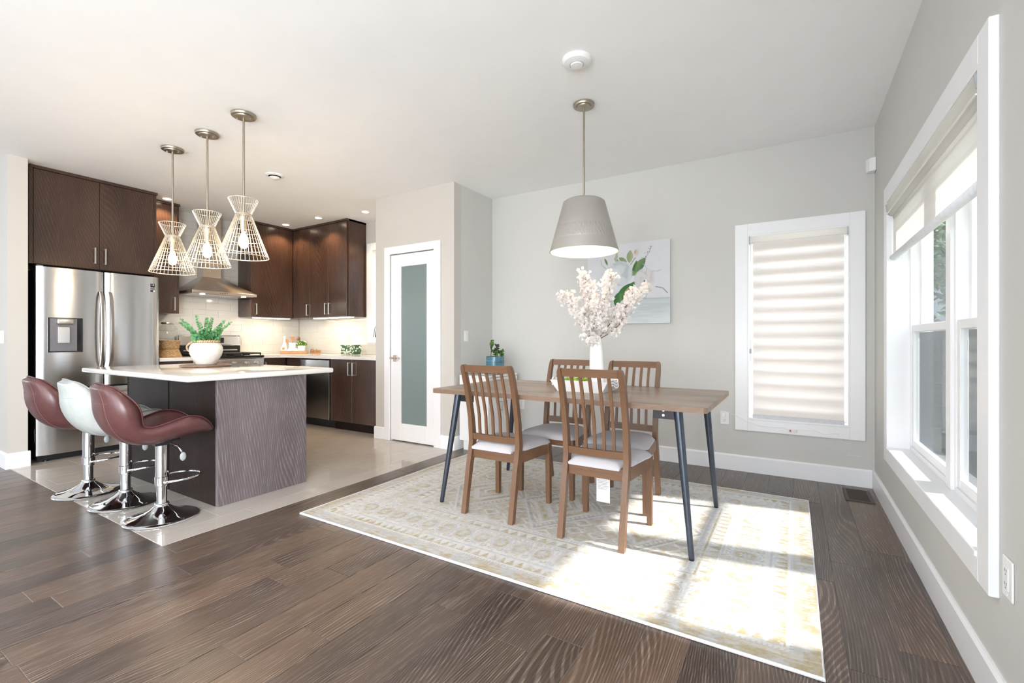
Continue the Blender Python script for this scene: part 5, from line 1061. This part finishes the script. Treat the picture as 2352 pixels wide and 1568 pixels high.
cc = E('cable_connector', (0, YB-.03, .385), 'clear cable connector with two red marks under the blind', 'connector'); B(-.022, YB-.031, .374, .022, YB-.021, .396, .002).build('body', offw, cc); 
redm = pm('red_mark', (.35, .02, .03), .5)
for z in (.378, .387): B(-.030, YB-.032, z, -.018, YB-.022, z+.005).build('mark', redm, cc)
ms = E('motion_sensor', (.50, 4.39, 2.42), 'small white motion sensor high in the room corner', 'sensor'); m = M(); m.prism([(XR-.002, YB-.09, 2.385), (XR-.002, YB-.002, 2.385), (XR-.03, YB-.002, 2.385), (XR-.060, YB-.03, 2.385), (XR-.040, YB-.075, 2.385)], (0, 0, .10)); bmesh.ops.bevel(m.b, geom=list(m.b.edges), offset=.003, segments=1, affect='EDGES'); m.build('body', whitep, ms)
fv = E('floor_vent', (.395, 4.14, 0), 'brown metal floor register in the corner by the window', 'vent'); vm = pm('vent_brown', (.07, .055, .045), .5)
M().box(.313, 3.985, .0006, .478, 4.005, .006).box(.313, 4.275, .0006, .478, 4.295, .006).box(.313, 4.005, .0006, .335, 4.275, .006).box(.455, 4.005, .0006, .478, 4.275, .006).build('frame', vm, fv); B(.335, 4.005, .0005, .455, 4.275, .0012).build('duct', black, fv)
for i in range(18): y = 4.010+i*.0148; B(.335, y, .0015, .455, y+.005, .0045).build('louvre', vm, fv)
# ------------------------------------------------------------------ outdoors
gm = pm('lawn', (.13, .155, .075), .95, var=.4, scale=6, bump=.5)
S(B(-30, 4.63, -.62, 40, 60, -.6).build('ground', gm), 'green lawn outside the windows', 'lawn'); S(B(.76, -20, -.62, 40, 4.62, -.6).build('ground', gm), 'green lawn beside the house', 'lawn')
fw = wood('weathered_fence', (.055, .05, .05), (.085, .075, .07), (.16, .14, .13), 'X', .8, 1, .5)
fe = E('board_fence', (3, 12, -.6), 'dark horizontal board fence beyond the window', 'fence')
for i in range(14): B(-4, 12, -.58+i*.145, 12, 12.03, -.45+i*.145).build('board', fw, fe)
for i in range(9): B(-4+i*2-.05, 11.95, -.6, -4+i*2+.05, 12.0, 1.5).build('post', fw, fe)
sidm = pm('house_siding', (.16, .18, .20), .8, var=.08); hs = E('neighbour_house', (9, 22, -.6), 'grey sided house beyond the fence', 'house')
B(4.8, 20, -.6, 16, 28, 3.4).build('wall', sidm, hs)
for i in range(20): B(4.78, 19.97, -.5+i*.19, 16.02, 20, -.35+i*.19).build('siding_board', sidm, hs)
M().prism([(4.4, 19.5, 3.4), (16.4, 19.5, 3.4), (16.4, 24, 5.6), (4.4, 24, 5.6)], (0, 0, .15)).prism([(4.4, 28.5, 3.4), (16.4, 28.5, 3.4), (16.4, 24, 5.6), (4.4, 24, 5.6)], (0, 0, .15)).build('roof', castm, hs)
for x in (6, 9): wq = B(x, 19.94, .8, x+1, 19.99, 2.2).build('window_frame', trimm, hs); B(x+.08, 19.925, .88, x+.92, 19.935, 2.12).build('pane', blackg, wq)
lgm = [leafmat('tree_leaf_%s' % n, c, .4) for n, c in (('dark', (.05, .11, .04)), ('mid', (.10, .20, .05)), ('blue', (.07, .12, .08)))]
bark = pm('tree_bark', (.10, .08, .065), .9, var=.3, bump=.8)
def tree(x, y, h, r, k, lb, n=2600):
    t = E('tree', (x, y, -.6), lb, 'tree', 'trees beyond the fence'); pts = [(x, y, -.6), (x+.1, y, h*.4), (x-.05, y+.1, h*.8), (x, y, h*.95)]
    tk = M().tube(pts, [.16, .13, .07, .02], 8); 
    for i in range(12): a = R.uniform(0, 2*PI); z = h*R.uniform(.3, .85); tk.tube([(x, y, z), (x+r*.7*math.cos(a), y+r*.7*math.sin(a), z+h*.12)], [.04, .012], 5)
    tk.build('trunk', bark, t); m = M(); cl = [(Vector((x, y, 0))+Vector((R.gauss(0, r*.45), R.gauss(0, r*.45), h*R.uniform(.28, 1.0)))) for _ in range(34)]
    for j in range(n):
        c = R.choice(cl); q = c+Vector((R.gauss(0, r*.17), R.gauss(0, r*.17), R.gauss(0, r*.13))); d = Vector((R.uniform(-1, 1), R.uniform(-1, 1), R.uniform(-1, .5))); leaf(m, q, d, .17, .10)
    lf = m.build('crown', lgm[k], t); lf['kind'] = 'stuff'
tree(2.3, 14.5, 4.6, 1.5, 0, 'dark leafy tree behind the fence, nearest the window mullion'); tree(4.3, 15.5, 6.4, 1.9, 1, 'bright green tree behind the fence seen in the near sash'); tree(2.2, 19.5, 5.0, 1.7, 2, 'bluish tree farther behind the fence'); tree(-1.0, 17, 3.2, 1.5, 2, 'low shrubby tree at the far side of the window view'); tree(6.5, 13.6, 5.5, 1.6, 0, 'dark tree beside the grey house'); tree(-4.5, 13.5, 5, 1.6, 1, 'green tree seen by the kitchen window')
